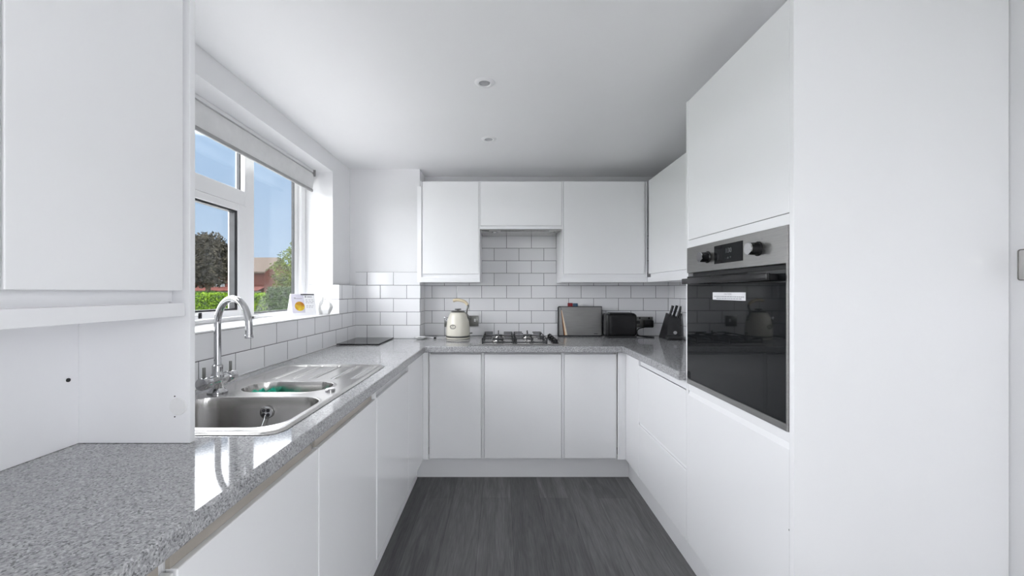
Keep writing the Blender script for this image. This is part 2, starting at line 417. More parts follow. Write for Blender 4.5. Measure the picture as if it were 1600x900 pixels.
# --- left wall cabinet with the tall end panel standing on the worktop
XCF = -.7285
c = thing('wall_cabinet', 'large white gloss wall cabinet at the left with an end panel down to the worktop', 'cabinet', (-.95, .5, .911))
bd = MB().box(-1.148, XCF-.022, -.30, .926, 1.285, 2.195).box(-1.148, XCF-.040, -.30, .926, 1.2425, 1.285)
part('body', bd, M_SATIN, c, smooth=False)
ep = part('end_panel', MB().box(-1.148, XCF, .928, .944, ZT+.001, 2.198, .001), M_SATIN, c, smooth=False)
part('blanking_cap', MB().lathe([(0, -.003), (.019, -.003), (.0205, -.001), (.0205, 0), (0, 0)], (-.7556, .9279, .997), 32, Matrix.Rotation(-PI/2, 4, 'X') @ Matrix.Scale(1, 4)), M_WHITEP, ep)
for dz in (.024, -.024):
    part('screw_hole', MB().cyl((-.764, .9283, .997+dz), (-.764, .9272, .997+dz), .0016, seg=10), M_GASKET, ep)
part('bottom_board', MB().box(-1.148, XCF, -.30, .914, 1.2105, 1.2405, .001), M_SATIN, c, smooth=False)
part('handle_recess', MB().box(XCF-.038, XCF-.030, -.30, .905, 1.2405, 1.285), M_SATIN, c, smooth=False)
bp = part('niche_back_panel', MB().box(-1.148, -.99, -.30, .9275, ZT+.001, 1.209), M_SATIN, c, smooth=False)
part('screw_hole', MB().cyl((-.9895, .905, 1.064), (-.988, .905, 1.064), .0045, seg=14), M_GASKET, bp)
for y0, y1 in ((-.30, .228), (.231, .577), (.581, .908)):
    part('door', MB().box(XCF-.02, XCF, y0, y1, 1.269, 2.19, .0015), M_GLOSS, c, smooth=False)

# --- base units on the left (open carcasses)
XD = -.51
def base_left(y0, y1, label, rail, doors=1, z1=.828):
    c = thing('base_cabinet', label, 'cabinet', (-.8, (y0+y1)/2, .15), None)
    k = MB()
    t = .016
    k.box(-1.10, XD-.022, y0, y0+t, .152, .867).box(-1.10, XD-.022, y1-t, y1, .152, .867)
    k.box(-1.10, XD-.022, y0+t, y1-t, .152, .168).box(-1.10, -1.09, y0+t, y1-t, .168, .867)
    part('carcass', k, M_SATIN, c, smooth=False)
    part('handle_rail', MB().box(XD-.019, XD-.012, y0+.001, y1-.017, z1+.0006, .8675), rail, c, smooth=False)
    w = (y1-y0)/doors
    for i in range(doors):
        part('door', MB().box(XD-.02, XD, y0+i*w+.0018, y0+(i+1)*w-.0018, .157, z1, .002), M_GLOSS, c, smooth=False)
    return c
base_left(.02, .620, 'nearest white gloss base cabinet under the speckled worktop at bottom left', M_RAIL)
base_left(.623, 1.109, 'white gloss base cabinet below the near end of the sink', M_RAIL)
cc = base_left(1.111, 1.618, 'white gloss base cabinet below the half bowl of the sink', M_RAIL)
part('end_strip', MB().box(XD-.02, XD-.003, 1.6195, 1.6325, .157, .867, .001), M_GLOSS, cc, smooth=False)
base_left(1.634, 2.189, 'white gloss base cabinet below the sink drainer', M_RAILW)
# --- base units on the back wall
YD = 2.635
def base_back(x0, x1, d0, d1, label):
    c = thing('base_cabinet', label, 'cabinet', ((x0+x1)/2, 2.9, .15))
    t = .008; k = MB()
    k.box(x0, x0+t, YD, 3.18, .152, .866).box(x1-t, x1, YD, 3.18, .152, .866)
    k.box(x0+t, x1-t, YD+.022, 3.18, .152, .168).box(x0+t, x1-t, YD+.022, YD+.03, .80, .866).box(x0+t, x1-t, 3.17, 3.18, .168, .866)
    part('carcass', k, M_SATIN, c, smooth=False, bevel=.001)
    part('door', MB().box(d0, d1, YD-.002, YD+.018, .157, .851, .002), M_GLOSS, c, smooth=False)
    return c
c = base_back(-.4765, -.118, -.473, -.1285, 'narrow white gloss base cabinet left of the hob unit')
part('corner_post', MB().box(XD-.02, XD-.001, 2.1915, 2.43, .157, .866, .0015), M_GLOSS, c, smooth=False)
part('corner_post', MB().box(XD-.02, XD-.003, 2.4325, 2.630, .157, .866, .001), M_GLOSS, c, smooth=False)
part('corner_post', MB().box(XD-.0025, -.4775, 2.612, 2.630, .157, .866, .001), M_GLOSS, c, smooth=False)
base_back(-.117, .4155, -.1065, .405, 'wide white gloss base cabinet directly under the gas hob')
c = base_back(.4165, .7755, .4265, .772, 'narrow white gloss base cabinet right of the hob unit')
part('corner_post', MB().box(.7775, .827, 2.612, 2.630, .157, .866, .001), M_GLOSS, c, smooth=False)
part('corner_post', MB().box(.828, .846, 2.372, 2.630, .157, .866, .0015), M_GLOSS, c, smooth=False)

# --- right base drawer unit and corner post
XRD = .828
c = thing('drawer_unit', 'white gloss drawer cabinet under the right worktop beside the oven housing', 'drawer cabinet', (1.1, 2.07, .15))
k = MB().box(XRD+.022, 1.36, 1.767, 1.783, .152, .866).box(XRD+.022, 1.36, 2.353, 2.369, .152, .866).box(XRD+.022, 1.36, 1.783, 2.353, .152, .168).box(1.35, 1.36, 1.783, 2.353, .168, .866)
part('carcass', k, M_SATIN, c, smooth=False)
for z0, z1 in ((.157, .470), (.487, .826)):
    poly = [(XRD+.02, z0), (XRD+.002, z0), (XRD, z0+.002), (XRD, z1-.003), (XRD+.002, z1), (XRD+.006, z1), (XRD+.02, z1-.02)]
    part('drawer_front', MB().prism(poly, 'y', 1.7652, 2.369), M_GLOSS, c, smooth=False)
part('handle_rail', MB().box(XRD+.007, XRD+.0090, 1.7655, 2.368, .4705, .4865), M_SATIN, c, smooth=False)
part('handle_rail', MB().box(XRD+.010, XRD+.0120, 1.7655, 2.368, .8275, .866), M_SATIN, c, smooth=False)

# --- tall oven housing on the right
TY0, TY1 = 1.115, 1.764
c = thing('oven_housing', 'tall white gloss cabinet housing the built-in oven on the right', 'tall cabinet', (1.13, 1.44, 0))
part('end_panel', MB().box(XRD-.001, 1.434, TY0, TY0+.018, .001, 2.112, .0012), M_GLOSS, c, smooth=False)
part('side_panel', MB().box(XRD, 1.43, TY1-.018, TY1, .152, 2.11, .0012), M_GLOSS, c, smooth=False)
k = MB().box(1.42, 1.43, TY0+.018, TY1-.018, .152, 2.11).box(XRD+.022, 1.42, TY0+.018, TY1-.018, .152, .168)
k.box(XRD+.022, 1.42, TY0+.018, TY1-.018, 2.094, 2.11).box(XRD+.006, 1.42, TY0+.018, TY1-.018, 1.462, 1.480).box(XRD+.006, 1.42, TY0+.018, TY1-.018, .840, .859)
part('carcass', k, M_SATIN, c, smooth=False)
part('rail', MB().box(XRD+.003, XRD+.021, TY0+.0185, TY1-.0185, 1.460, 1.4925, .001), M_GLOSS, c, smooth=False)
part('rail', MB().box(XRD+.003, XRD+.021, TY0+.0185, TY1-.0185, .832, .8615, .001), M_GLOSS, c, smooth=False)
part('upper_door', MB().box(XRD, XRD+.02, TY0+.0195, TY1-.0188, 1.494, 2.108, .002), M_GLOSS, c, smooth=False)
ld = part('lower_door', MB().prism([(XRD, .157), (XRD, .812), (XRD+.012, .838), (XRD+.0205, .838), (XRD+.0205, .157)], 'y', TY0+.0195, TY1-.0188), M_GLOSS, c, smooth=False)
part('hinge_screw', MB().cyl((XRD-.0005, 1.1335, .583), (XRD+.002, 1.1335, .583), .003, seg=10), M_DARKST, c)

# --- wall cabinets on the back wall
YU = 2.88; ZU0, ZU1 = 1.336, 2.072
def wall_back_unit(x0, x1, d0, d1, label, filler=None):
    c = thing('wall_cabinet', label, 'cabinet', ((x0+x1)/2, 3.05, ZU0))
    t = .006; k = MB()
    k.box(x0, x0+t, YU+.001, 3.205, ZU0+.036, ZU1).box(x1-t, x1, YU+.001, 3.205, ZU0+.036, ZU1)
    k.box(x0+t, x1-t, YU+.022, 3.205, ZU1-.016, ZU1).box(x0+t, x1-t, YU+.022, YU+.028, ZU0+.036, ZU1-.016)
    part('carcass', k, M_SATIN, c, smooth=False, bevel=.0008)
    part('bottom_board', MB().box(x0, x1, YU, 3.205, ZU0, ZU0+.0355, .001), M_SATIN, c, smooth=False)
    part('handle_recess', MB().box(x0+t, x1-t, YU+.016, YU+.0215, ZU0+.036, ZU0+.075), M_SATIN, c, smooth=False)
    part('door', MB().box(d0, d1, YU, YU+.02, 1.3965, 2.070, .0018), M_GLOSS, c, smooth=False)
    if filler: part('filler_strip', MB().box(*filler, YU+.03, YU+.05, ZU0, ZU1-.03), M_SATIN, c, smooth=False)
wall_back_unit(-.5825, -.1512, -.5665, -.1585, 'white gloss wall cabinet left of the cooker hood', (-.6125, -.5828))
wall_back_unit(.4525, 1.0685, .4605, 1.0485, 'white gloss wall cabinet right of the cooker hood')
c = thing('hood_cabinet', 'short white gloss wall cabinet above the cooker hood', 'cabinet', (.15, 3.05, 1.7227))
k = MB().box(-.1505, -.1460, YU+.001, 3.205, 1.7230, ZU1).box(.4470, .4515, YU+.001, 3.205, 1.7230, ZU1).box(-.146, .447, YU+.022, 3.205, ZU1-.016, ZU1).box(-.146, .447, YU+.022, YU+.03, 1.745, ZU1-.016)
part('carcass', k, M_SATIN, c, smooth=False)
part('door', MB().box(-.1445, .4452, YU, YU+.02, 1.7475, 2.070, .0018), M_GLOSS, c, smooth=False)
part('bottom_rail', MB().box(-.1455, .4465, YU+.001, YU+.021, 1.7232, 1.7450, .001), M_GLOSS, c, smooth=False)
hd = thing('cooker_hood', 'slim stainless steel extractor hood set under the short wall cabinet', 'extractor hood', (.15, 3.03, 1.715))
part('housing', MB().box(-.1445, .4455, YU+.024, 3.204, 1.7165, 1.7225, .002), M_STEEL, hd, smooth=False)
part('grease_filter', MB().box(.0, .36, 2.93, 3.12, 1.7140, 1.7163, .001), M_STEEL, hd, smooth=False)
part('hood_lamp', MB().cyl((-.045, 3.0, 1.7163), (-.045, 3.0, 1.7125), .022, seg=24), M_CHROME, hd)
part('hood_lamp', MB().cyl((.40, 3.0, 1.7163), (.40, 3.0, 1.7125), .022, seg=24), M_CHROME, hd)
part('switch_panel', MB().box(-.135, -.085, 2.915, 2.94, 1.7135, 1.7163, .001), M_DARKST, hd, smooth=False)
# --- wall cabinet on the right wall
XU = 1.07
c = thing('wall_cabinet', 'white gloss wall cabinet on the right wall beside the oven housing', 'cabinet', (1.25, 2.3, ZU0))
k = MB().box(XU+.022, 1.434, 1.767, 2.878, ZU1-.016, ZU1).box(XU+.022, 1.434, 2.862, 2.878, ZU0+.036, ZU1-.016).box(XU+.022, XU+.028, 1.767, 2.862, ZU0+.036, ZU1-.016)
part('carcass', k, M_SATIN, c, smooth=False)
part('bottom_board', MB().box(XU, 1.434, 1.767, 2.879, ZU0, ZU0+.0355, .001), M_SATIN, c, smooth=False)
part('handle_recess', MB().box(XU+.016, XU+.0215, 1.767, 2.862, ZU0+.036, ZU0+.075), M_SATIN, c, smooth=False)
for y0, y1 in ((1.768, 2.268), (2.272, 2.858)):
    part('door', MB().box(XU, XU+.02, y0, y1, 1.3965, 2.070, .0018), M_GLOSS, c, smooth=False)

# --- plinths
single('plinth', MB().box(-.583, -.565, .02, 2.684, .0005, .150), M_SATIN, 'white plinth board under the left base cabinets', 'plinth', False, .001)
single('plinth', MB().box(-.582, .89, 2.702, 2.72, .0005, .150), M_SATIN, 'white plinth board under the back base cabinets', 'plinth', False, .001)
single('plinth', MB().box(.874, .892, 1.134, 2.70, .0005, .150), M_SATIN, 'white plinth board under the drawer unit and oven housing', 'plinth', False, .001)

# ------------------------------------------------------------------ worktop: one U-shaped slab with the sink cut-out
def cells_solid(xs, ys, keep, z0, z1):
    m = MB(); bm = m.bm; V = {}
    def v(i, j, z):
        k = (i, j, z)
        if k not in V: V[k] = bm.verts.new((xs[i], ys[j], z))
        return V[k]
    n, q = len(xs)-1, len(ys)-1
    K = lambda i, j: 0 <= i < n and 0 <= j < q and keep((xs[i]+xs[i+1])/2, (ys[j]+ys[j+1])/2)
    for i in range(n):
        for j in range(q):
            if not K(i, j): continue
            bm.faces.new((v(i, j, z1), v(i+1, j, z1), v(i+1, j+1, z1), v(i, j+1, z1)))
            bm.faces.new((v(i, j, z0), v(i, j+1, z0), v(i+1, j+1, z0), v(i+1, j, z0)))
            for di, dj, a, b in ((-1, 0, (i, j), (i, j+1)), (1, 0, (i+1, j+1), (i+1, j)), (0, -1, (i+1, j), (i, j)), (0, 1, (i, j+1), (i+1, j+1))):
                if not K(i+di, j+dj):
                    bm.faces.new((v(*a, z0), v(*b, z0), v(*b, z1), v(*a, z1)))
    bmesh.ops.recalc_face_normals(bm, faces=bm.faces)
    return m
xs = [-1.146, -1.03, -1.012, -.570, -.49, .795, 1.366]; ys = [.0, .93, 1.0, 1.56, 1.766, 2.573, 3.013, 3.208]
def keep(x, y):
    if -1.012 < x < -.570 and 1.0 < y < 1.56: return False
    if x < -.613 and y > 3.013: return False
    if y > 2.573: return True
    if x < -.49: return True
    return x > .795 and y > 1.766
xs.insert(5, -.612); xs.sort()
wt = single('worktop', cells_solid(xs, ys, keep, ZT-.040, ZT), M_TOP, 'grey speckled U-shaped kitchen worktop running along three sides', 'worktop', False)
bv = wt.modifiers.new('bevel', 'BEVEL'); bv.width = .006; bv.segments = 3; bv.limit_method = 'ANGLE'; bv.angle_limit = math.radians(50)
for p in wt.data.polygons: p.use_smooth = False
single('trim_seal', MB().box(-1.105, -1.101, .95, 3.012, ZT+.0004, ZT+.006, .0015), M_WHITEP, 'white sealant bead between the left wall tiles and the worktop', 'sealant', False)

# ------------------------------------------------------------------ sink
def sink():
    X0, X1, Y0, Y1 = -1.04, -.55, .978, 1.918
    st = .0022
    nx, ny = int((X1-X0)/st), int((Y1-Y0)/st)
    def rbox(x, y, cx, cy, hx, hy, r):
        qx, qy = abs(x-cx)-hx+r, abs(y-cy)-hy+r
        return math.hypot(max(qx, 0), max(qy, 0))+min(max(qx, qy), 0)-r
    main = lambda x, y: rbox(x, y, -.7885, 1.1675, .2115, .1475, .075)
    half = lambda x, y: rbox(x, y, -.7825, 1.46, .1575, .081, .078)
    outer = lambda x, y: rbox(x, y, (X0+X1)/2, (Y0+Y1)/2, (X1-X0)/2, (Y1-Y0)/2, .05)
    def ss(a, b, t):
        t = min(max((t-a)/(b-a), 0), 1); return t*t*(3-2*t)
    def bowl(d, depth):
        if d > 0: return 0
        w = min(-d, .05)
        if w < .012: return -depth*(.0+.93*ss(0, .0125, w))
        return -depth*(.93+.07*ss(.0125, .05, w))
    def z(x, y):
        dm, dh = main(x, y), half(x, y)
        zz = .0045
        zz -= .0035*(1-ss(0, .010, -outer(x, y)))
        zz += .0014*(1-ss(0, .008, abs(-outer(x, y)-.012)))
        if dm < .03: zz += .0012*(1-ss(0, .012, abs(dm)))
        if dh < .03: zz += .0012*(1-ss(0, .012, abs(dh)))
        dd = rbox(x, y, -.79, 1.74, .222, .150, .02)           # drainer recess with ribs
        zz -= .003*ss(0, .015, -dd)
        if dd < 0:
            for gx in (-.925, -.85, -.771, -.685, -.605):
                a = abs(x-gx)
                if a < .03: zz += (-.0060*math.exp(-(a/.0048)**2)+.0030*math.exp(-((x-gx-.011)/.006)**2))*ss(.0, .03, -dd)
        return ZT+.0006+zz+bowl(dm, .165)+bowl(dh, .095)
    P = []
    for i in range(nx+1):
        for j in range(ny+1):
            x, y = X0+(X1-X0)*i/nx, Y0+(Y1-Y0)*j/ny
            for sdf in (main, half):
                d = sdf(x, y)
                if abs(d) < st*.62:
                    e = 1e-4
                    gx, gy = (sdf(x+e, y)-sdf(x-e, y))/(2*e), (sdf(x, y+e)-sdf(x, y-e))/(2*e)
                    L = math.hypot(gx, gy) or 1
                    x -= gx/L*d*.98; y -= gy/L*d*.98
            d = outer(x, y)
            if d > -st*.6:                                     # round the outer corners
                e = 1e-4
                gx, gy = (outer(x+e, y)-outer(x-e, y))/(2*e), (outer(x, y+e)-outer(x, y-e))/(2*e)
                L = math.hypot(gx, gy) or 1
                x -= gx/L*d; y -= gy/L*d
            P.append((x, y, z(x, y)))
    G = {'m': [], 'h': [], 'r': []}
    ix = lambda i, j: i*(ny+1)+j
    for i in range(nx):
        for j in range(ny):
            q = (ix(i, j), ix(i+1, j), ix(i+1, j+1), ix(i, j+1))
            cx = sum(P[k][0] for k in q)/4; cy = sum(P[k][1] for k in q)/4
            cx0, cy0 = X0+(X1-X0)*(i+.5)/nx, Y0+(Y1-Y0)*(j+.5)/ny
            if outer(cx0, cy0) > st*.5: continue
            G['m' if main(cx, cy) < 0 else 'h' if half(cx, cy) < 0 else 'r'].append(q)
    root = thing('sink', 'stainless steel one and a half bowl sink with ribbed drainer set in the worktop', 'sink', (-.8, 1.45, ZT))
    for key, nm in (('r', 'drainer'), ('m', 'main_bowl'), ('h', 'half_bowl')):
        used = {}; vs = []; fs = []
        for q in G[key]:
            f = []
            for k in q:
                if k not in used: used[k] = len(vs); vs.append(Vector(P[k])-root.location)
                f.append(used[k])
            fs.append(f)
        me = bpy.data.meshes.new(nm); me.from_pydata(vs, [], fs); me.materials.append(M_STEEL)
        for p in me.polygons: p.use_smooth = True
        o = bpy.data.objects.new(nm, me); COL.objects.link(o); o.parent = root
        if key == 'r':
            so = o.modifiers.new('thick', 'SOLIDIFY'); so.thickness = .0008; so.offset = -1
    return root
sk = sink()
oy = 1.3055
ov = part('overflow', MB().cyl((-.772, oy+.004, .868), (-.772, oy-.004, .868), .021, seg=28, bev=.0015), M_CHROME, sk)
oh = MB()
for a in range(4):
    ca, sa = math.cos(a*PI/2+.78)*.010, math.sin(a*PI/2+.78)*.010
    oh.cyl((-.772+ca, oy-.0035, .868+sa), (-.772+ca, oy-.005, .868+sa), .0062, seg=12)
part('overflow_hole', oh, M_GASKET, ov)
ch = MB()
pts = [(-.772, oy-.006, .863), (-.775, oy-.007, .845), (-.783, oy-.012, .82), (-.792, oy-.022, .79), (-.80, oy-.035, .765), (-.80, oy-.07, .752), (-.79, 1.17, .750)]
for i in range(len(pts)-1):
    a, b = Vector(pts[i]), Vector(pts[i+1]); n = max(2, int((b-a).length/.004))
    for k in range(n): ch.sphere(a.lerp(b, k/n), .0021, sub=1)
part('plug_chain', ch, M_CHROME, sk)
part('waste_plug', MB().lathe([(0, 0), (.03, 0), (.032, .002), (.026, .004), (.012, .005), (0, .005)], (-.79, 1.165, .7495), 28), M_CHROME, sk)
part('waste_control', MB().lathe([(0, 0), (.017, 0), (.017, .006), (.014, .009), (0, .009)], (-.605, 1.405, ZT+.0045), 28), M_CHROME, sk)

# green cloth lying in the half bowl
def cloth():
    t = bmesh.new(); n = 44; rnd = random.Random(3)
    V = [[None]*(n+1) for _ in range(n+1)]
    for i in range(n+1):
        for j in range(n+1):
            u, v = i/n, j/n
            x = -.935+.125*u; y = 1.425+.100*v
            r = math.hypot((u-.5)*2, (v-.5)*2)
            edge = max(0, 1-r**3)
            zz = .846+.066*edge*(.55+.45*math.sin(9*u+3*math.sin(5*v))*math.cos(7*v+2*u))+.010*math.sin(23*u+11*v)*edge+.006*math.sin(31*v-17*u)
            V[i][j] = t.verts.new((x+.008*math.sin(14*v+5*u), y+.008*math.sin(15*u), zz))
    for i in range(n):
        for j in range(n):
            t.faces.new((V[i][j], V[i+1][j], V[i+1][j+1], V[i][j+1]))
    m = MB(); m.add(t); return m
cl = single('cleaning_cloth', cloth(), M_GREENC, 'crumpled green cleaning cloth lying in the half bowl of the sink', 'cloth', 60)
so = cl.modifiers.new('thick', 'SOLIDIFY'); so.thickness = .003

# ------------------------------------------------------------------ mixer tap
tp = Vector((-.985, 1.377, ZT+.006))
t = thing('mixer_tap', 'chrome swan-neck kitchen mixer tap with two lever handles behind the sink', 'tap', tp)
part('base', MB().lathe([(0, 0), (.031, 0), (.031, .004), (.026, .010), (.0185, .016), (.0175, .045), (0, .045)], tp, 36), M_CHROME, t)
zb = .960
bdy = MB().cyl((tp.x, 1.335, zb), (tp.x, 1.42, zb), .0175, seg=32, bev=.001)
part('valve_body', bdy, M_CHROME, t)
part('spout_collar', MB().lathe([(0, 0), (.019, 0), (.019, .012), (.0165, .016), (.0165, .042), (.013, .046), (0, .046)], (tp.x, 1.377, zb+.008), 32), M_CHROME, t)
for y0, y1 in ((1.300, 1.334), (1.421, 1.457)):
    h = part('handle', MB().cyl((tp.x, y0, zb), (tp.x, y1, zb), .0205, seg=36, bev=.002), M_CHROME, t)
    yl = y0+.014 if y0 < 1.35 else y1-.014
    part('lever', MB().cyl((tp.x, yl, zb+.018), (tp.x, yl, zb+.054), .0048, seg=16, bev=.001), M_DARKST, h)
pts = [(tp.x, 1.377, zb+.05), (tp.x, 1.377, 1.06), (tp.x, 1.377, 1.148)]
dx, dy = .165, -.087; L = math.hypot(dx, dy); R = L/2
for k in range(1, 14):
    a = PI-PI*k/14*1.02
    q = (R+R*math.cos(a))/L
    pts.append((tp.x+dx*q, 1.377+dy*q, 1.150+R*math.sin(a)))
pts.append((tp.x+dx*1.0, 1.377+dy*1.0, 1.118))
part('spout', MB().tube(pts, .0108, 20, 5), M_CHROME, t)
e = Vector(pts[-1]); part('nozzle', MB().cyl(e+Vector((0, 0, .008)), e-Vector((0, 0, .003)), .0125, .0125, seg=24, bev=.001), M_CHROME, t)

# ------------------------------------------------------------------ built-in oven
XO = .822; OY0, OY1 = 1.1345, 1.7445; OZ0, OZ1 = .863, 1.458
o = thing('oven', 'built-in black glass electric oven with steel control panel in the tall cabinet', 'oven', (1.0, 1.44, OZ0))
part('body', MB().box(XO+.022, 1.40, OY0+.012, OY1-.012, OZ0+.004, OZ1-.004), M_BLACKM, o, smooth=False)
cp = part('control_panel', MB().box(XO, XO+.021, OY0, OY1, 1.348, OZ1, .0015), M_STEELD, o, smooth=False)
disp = part('display', MB().box(XO-.0012, XO+.001, 1.3407, 1.5195, 1.372, 1.4405), M_BLACKG, cp, smooth=False, label='black clock display')
def on_oven(y, z, dx=0): return Matrix(((0, 0, -1, XO-dx), (-1, 0, 0, y), (0, 1, 0, z), (0, 0, 0, 1)))
part('clock_digits', text_mesh('1:30', .024, on_oven(1.425, 1.415, .0013)), M_WHITEL, disp, smooth=False)
part('touch_icons', text_mesh('-  o  +', .013, on_oven(1.425, 1.390, .0013)), M_WHITEL, disp, smooth=False)
for y in (1.569, 1.262):
    k = part('knob', MB().lathe([(0, 0), (.0235, 0), (.0235, .003), (.0205, .005), (.0195, .030), (0, .030)], (XO, y, 1.4035), 36, Matrix.Rotation(-PI/2, 4, 'Y')), M_BLACK, cp)
    part('knob_face', MB().lathe([(0, .030), (.0195, .030), (.0195, .0335), (.0185, .0345), (0, .0345)], (XO, y, 1.4035), 36, Matrix.Rotation(-PI/2, 4, 'Y')), M_CHROME, k, label='polished chrome knob face')
for y, n0 in ((1.569, 3), (1.262, 11)):
    for i in range(n0):
        a = PI/2+2*PI*i/n0
        yy, zz = y+.034*math.cos(a), 1.4035+.034*math.sin(a)
        part('printed_symbol', MB().box(XO-.0006, XO+.0005, yy-.0018, yy+.0018, zz-.0018, zz+.0018), M_GINK, cp, smooth=False)
dr = part('oven_door', MB().box(XO+.001, XO+.021, OY0, OY1, .8865, 1.333, .0015), M_BLACKG, o, smooth=False)
part('door_trim', MB().box(XO, XO+.021, OY0, OY1, OZ0+.001, .8855, .001), M_STEELD, o, smooth=False, label='steel strip along the oven door bottom')
part('edge_trim', MB().box(XO-.0005, XO+.012, OY0-.0006, OY0+.0035, .8865, OZ1), M_STEELD, o, smooth=False)
hb = MB().box(XO-.042, XO-.030, 1.160, 1.705, 1.299, 1.322, .003)
hp = part('door_handle', hb, M_BLACK, dr)
for y in (1.185, 1.68):
    part('handle_bracket', MB().box(XO-.031, XO+.001, y-.012, y+.012, 1.301, 1.320, .002), M_BLACK, hp)
st = part('sticker', MB().box(XO-.0004, XO+.0008, 1.3266, 1.531, 1.236, 1.264), M_PAPER, dr, smooth=False, label='white caution sticker')
part('sticker_heading', text_mesh('CAUTION', .0105, on_oven(1.431, 1.2575, .0005)), M_GINK, st, smooth=False)
ln = MB()
rnd = random.Random(4)
for z, y in ((1.2485, 1.520), (1.2415, 1.505)):
    while y > (1.337 if z > 1.245 else 1.352):
        wd = rnd.uniform(.006, .016); ln.box(XO-.0007, XO-.0003, y-wd, y, z-.0016, z+.0016); y -= wd+.003
part('sticker_lines', ln, M_GINK, st, smooth=False)

# ------------------------------------------------------------------ gas hob
hx0, hx1, hy0, hy1 = -.144, .432, 2.655, 3.13
o = thing('gas_hob', 'four-burner stainless gas hob with black pan supports set in the back worktop', 'hob', (.144, 2.89, ZT))
part('hob_plate', MB().box(hx0, hx1, hy0, hy1, ZT+.0005, ZT+.0065, .003), M_STEEL, o, smooth=False)
zp = ZT+.0065
def burner(x, y, r):
    b = part('burner', MB().lathe([(0, 0), (r*1.15, 0), (r*1.1, .006), (r*.85, .008), (r*.8, .016), (0, .016)], (x, y, zp), 32), M_STEEL, o)
    part('burner_cap', MB().lathe([(0, .016), (r, .016), (r, .021), (r*.9, .024), (0, .024)], (x, y, zp), 32), M_IRON, b)
for x, y, r in ((-.015, 2.775, .042), (-.015, 3.01, .034), (.205, 2.775, .028), (.205, 3.01, .040)): burner(x, y, r)
def grate(x0, x1, y0, y1):
    g = MB(); r = .0045; zt = zp+.036
    xm = (x0+x1)/2; ym = (y0+y1)/2
    def bar(a, b, h=.007, w=.007):
        (ax, ay), (bx, by) = a, b
        if abs(ax-bx) < 1e-6: g.box(ax-w/2, ax+w/2, min(ay, by), max(ay, by), zt-h, zt, .0015)
        else: g.box(min(ax, bx), max(ax, bx), ay-w/2, ay+w/2, zt-h, zt, .0015)
    # lower frame
    zf = zp+.008
    for a in ((x0, x1, y0, y0+.008), (x0, x1, y1-.008, y1), (x0, x0+.008, y0, y1), (x1-.008, x1, y0, y1)):
        g.box(a[0], a[1], a[2], a[3], zf-.004, zf+.004, .002)
    for x in (x0+.005, x1-.005):
        for y in (y0+.005, ym, y1-.005): g.box(x-.005, x+.005, y-.005, y+.005, zp, zt, .001)
    gap = (x1-x0)*.31
    for y in (y0+.005, y1-.005):
        bar((x0, y), (x0+gap, y)); bar((x1-gap, y), (x1, y))
    for y in (y0+.005, y1-.005):
        g.box(xm-.004, xm+.004, y-.004, y+.004, zf, zt+.010, .001)
    for yc in ((y0+ym)/2, (ym+y1)/2):
        bar((x0, yc), (x0+.07, yc)); bar((x1-.07, yc), (x1, yc))
        bar((xm, yc-.115), (xm, yc-.045)); bar((xm, yc+.045), (xm, yc+.115))
    bar((x0+.005, y0), (x0+.005, y1)); bar((x1-.005, y0), (x1-.005, y1))
    part('pan_support', g, M_IRON, o, smooth=False)
grate(-.127, .095, 2.672, 3.115); grate(.102, .318, 2.672, 3.115)
for i in range(4):
    y = 2.70+i*.105
    k = part('control_knob', MB().lathe([(0, 0), (.021, 0), (.021, .004), (.017, .007), (.0155, .024), (.013, .026), (0, .026)], (.375, y, zp), 28), M_BLACK, o)
    part('knob_grip', MB().box(.371, .379, y-.015, y+.015, zp+.024, zp+.032, .002), M_BLACK, k)

# ------------------------------------------------------------------ kettle
kc = Vector((-.324, 3.02, ZT+.001))
o = thing('kettle', 'cream retro kettle with arched handle on the back worktop left of the hob', 'kettle', kc)
part('power_base', MB().lathe([(0, 0), (.088, 0), (.092, .003), (.092, .009), (.087, .012), (0, .012)], kc, 48), M_CREAM, o)
part('base_ring', MB().lathe([(0, .012), (.0895, .012), (.0915, .015), (.0915, .022), (.089, .024), (0, .024)], kc, 48), M_DARKST, o, label='dark steel base ring')
part('body', MB().lathe([(0, .0245), (.0895, .0245), (.0910, .035), (.0905, .06), (.088, .095), (.0835, .128), (.0755, .158), (.066, .182), (.0575, .196), (.054, .199), (0, .199)], kc, 56), M_CREAM, o)
lid = part('lid', MB().lathe([(0, .1995), (.0535, .1995), (.0545, .203), (.050, .207), (.03, .211), (0, .213)], kc, 48), M_DARKST, o)
part('lid_knob', MB().lathe([(.010, .212), (.010, .216), (.024, .219), (.026, .222), (.022, .226), (0, .227)], kc, 32), M_DARKST, lid)
hp = part('handle_bracket', MB().tube([(kc.x+.083, kc.y, kc.z+.135), (kc.x+.083, kc.y, kc.z+.160), (kc.x+.066, kc.y, kc.z+.185), (kc.x+.068, kc.y, kc.z+.215), (kc.x+.076, kc.y, kc.z+.245), (kc.x+.070, kc.y, kc.z+.262)], .0075, 14, 6), M_DARKST, o)
part('handle', MB().tube([(kc.x+.073, kc.y, kc.z+.255), (kc.x+.055, kc.y, kc.z+.276), (kc.x+.025, kc.y, kc.z+.289), (kc.x-.010, kc.y, kc.z+.293), (kc.x-.038, kc.y, kc.z+.287)], .0118, 16, 6), M_CREAMH, o)
part('spout', MB().prism([(kc.x-.070, kc.z+.150), (kc.x-.102, kc.z+.168), (kc.x-.108, kc.z+.158), (kc.x-.084, kc.z+.118)], 'y', kc.y-.020, kc.y+.020, .004), M_CHROME, o)
part('spout_bar', MB().box(kc.x-.104, kc.x-.086, kc.y-.012, kc.y+.012, kc.z+.088, kc.z+.155, .003), M_DARKST, o)  # dark bar below the spout
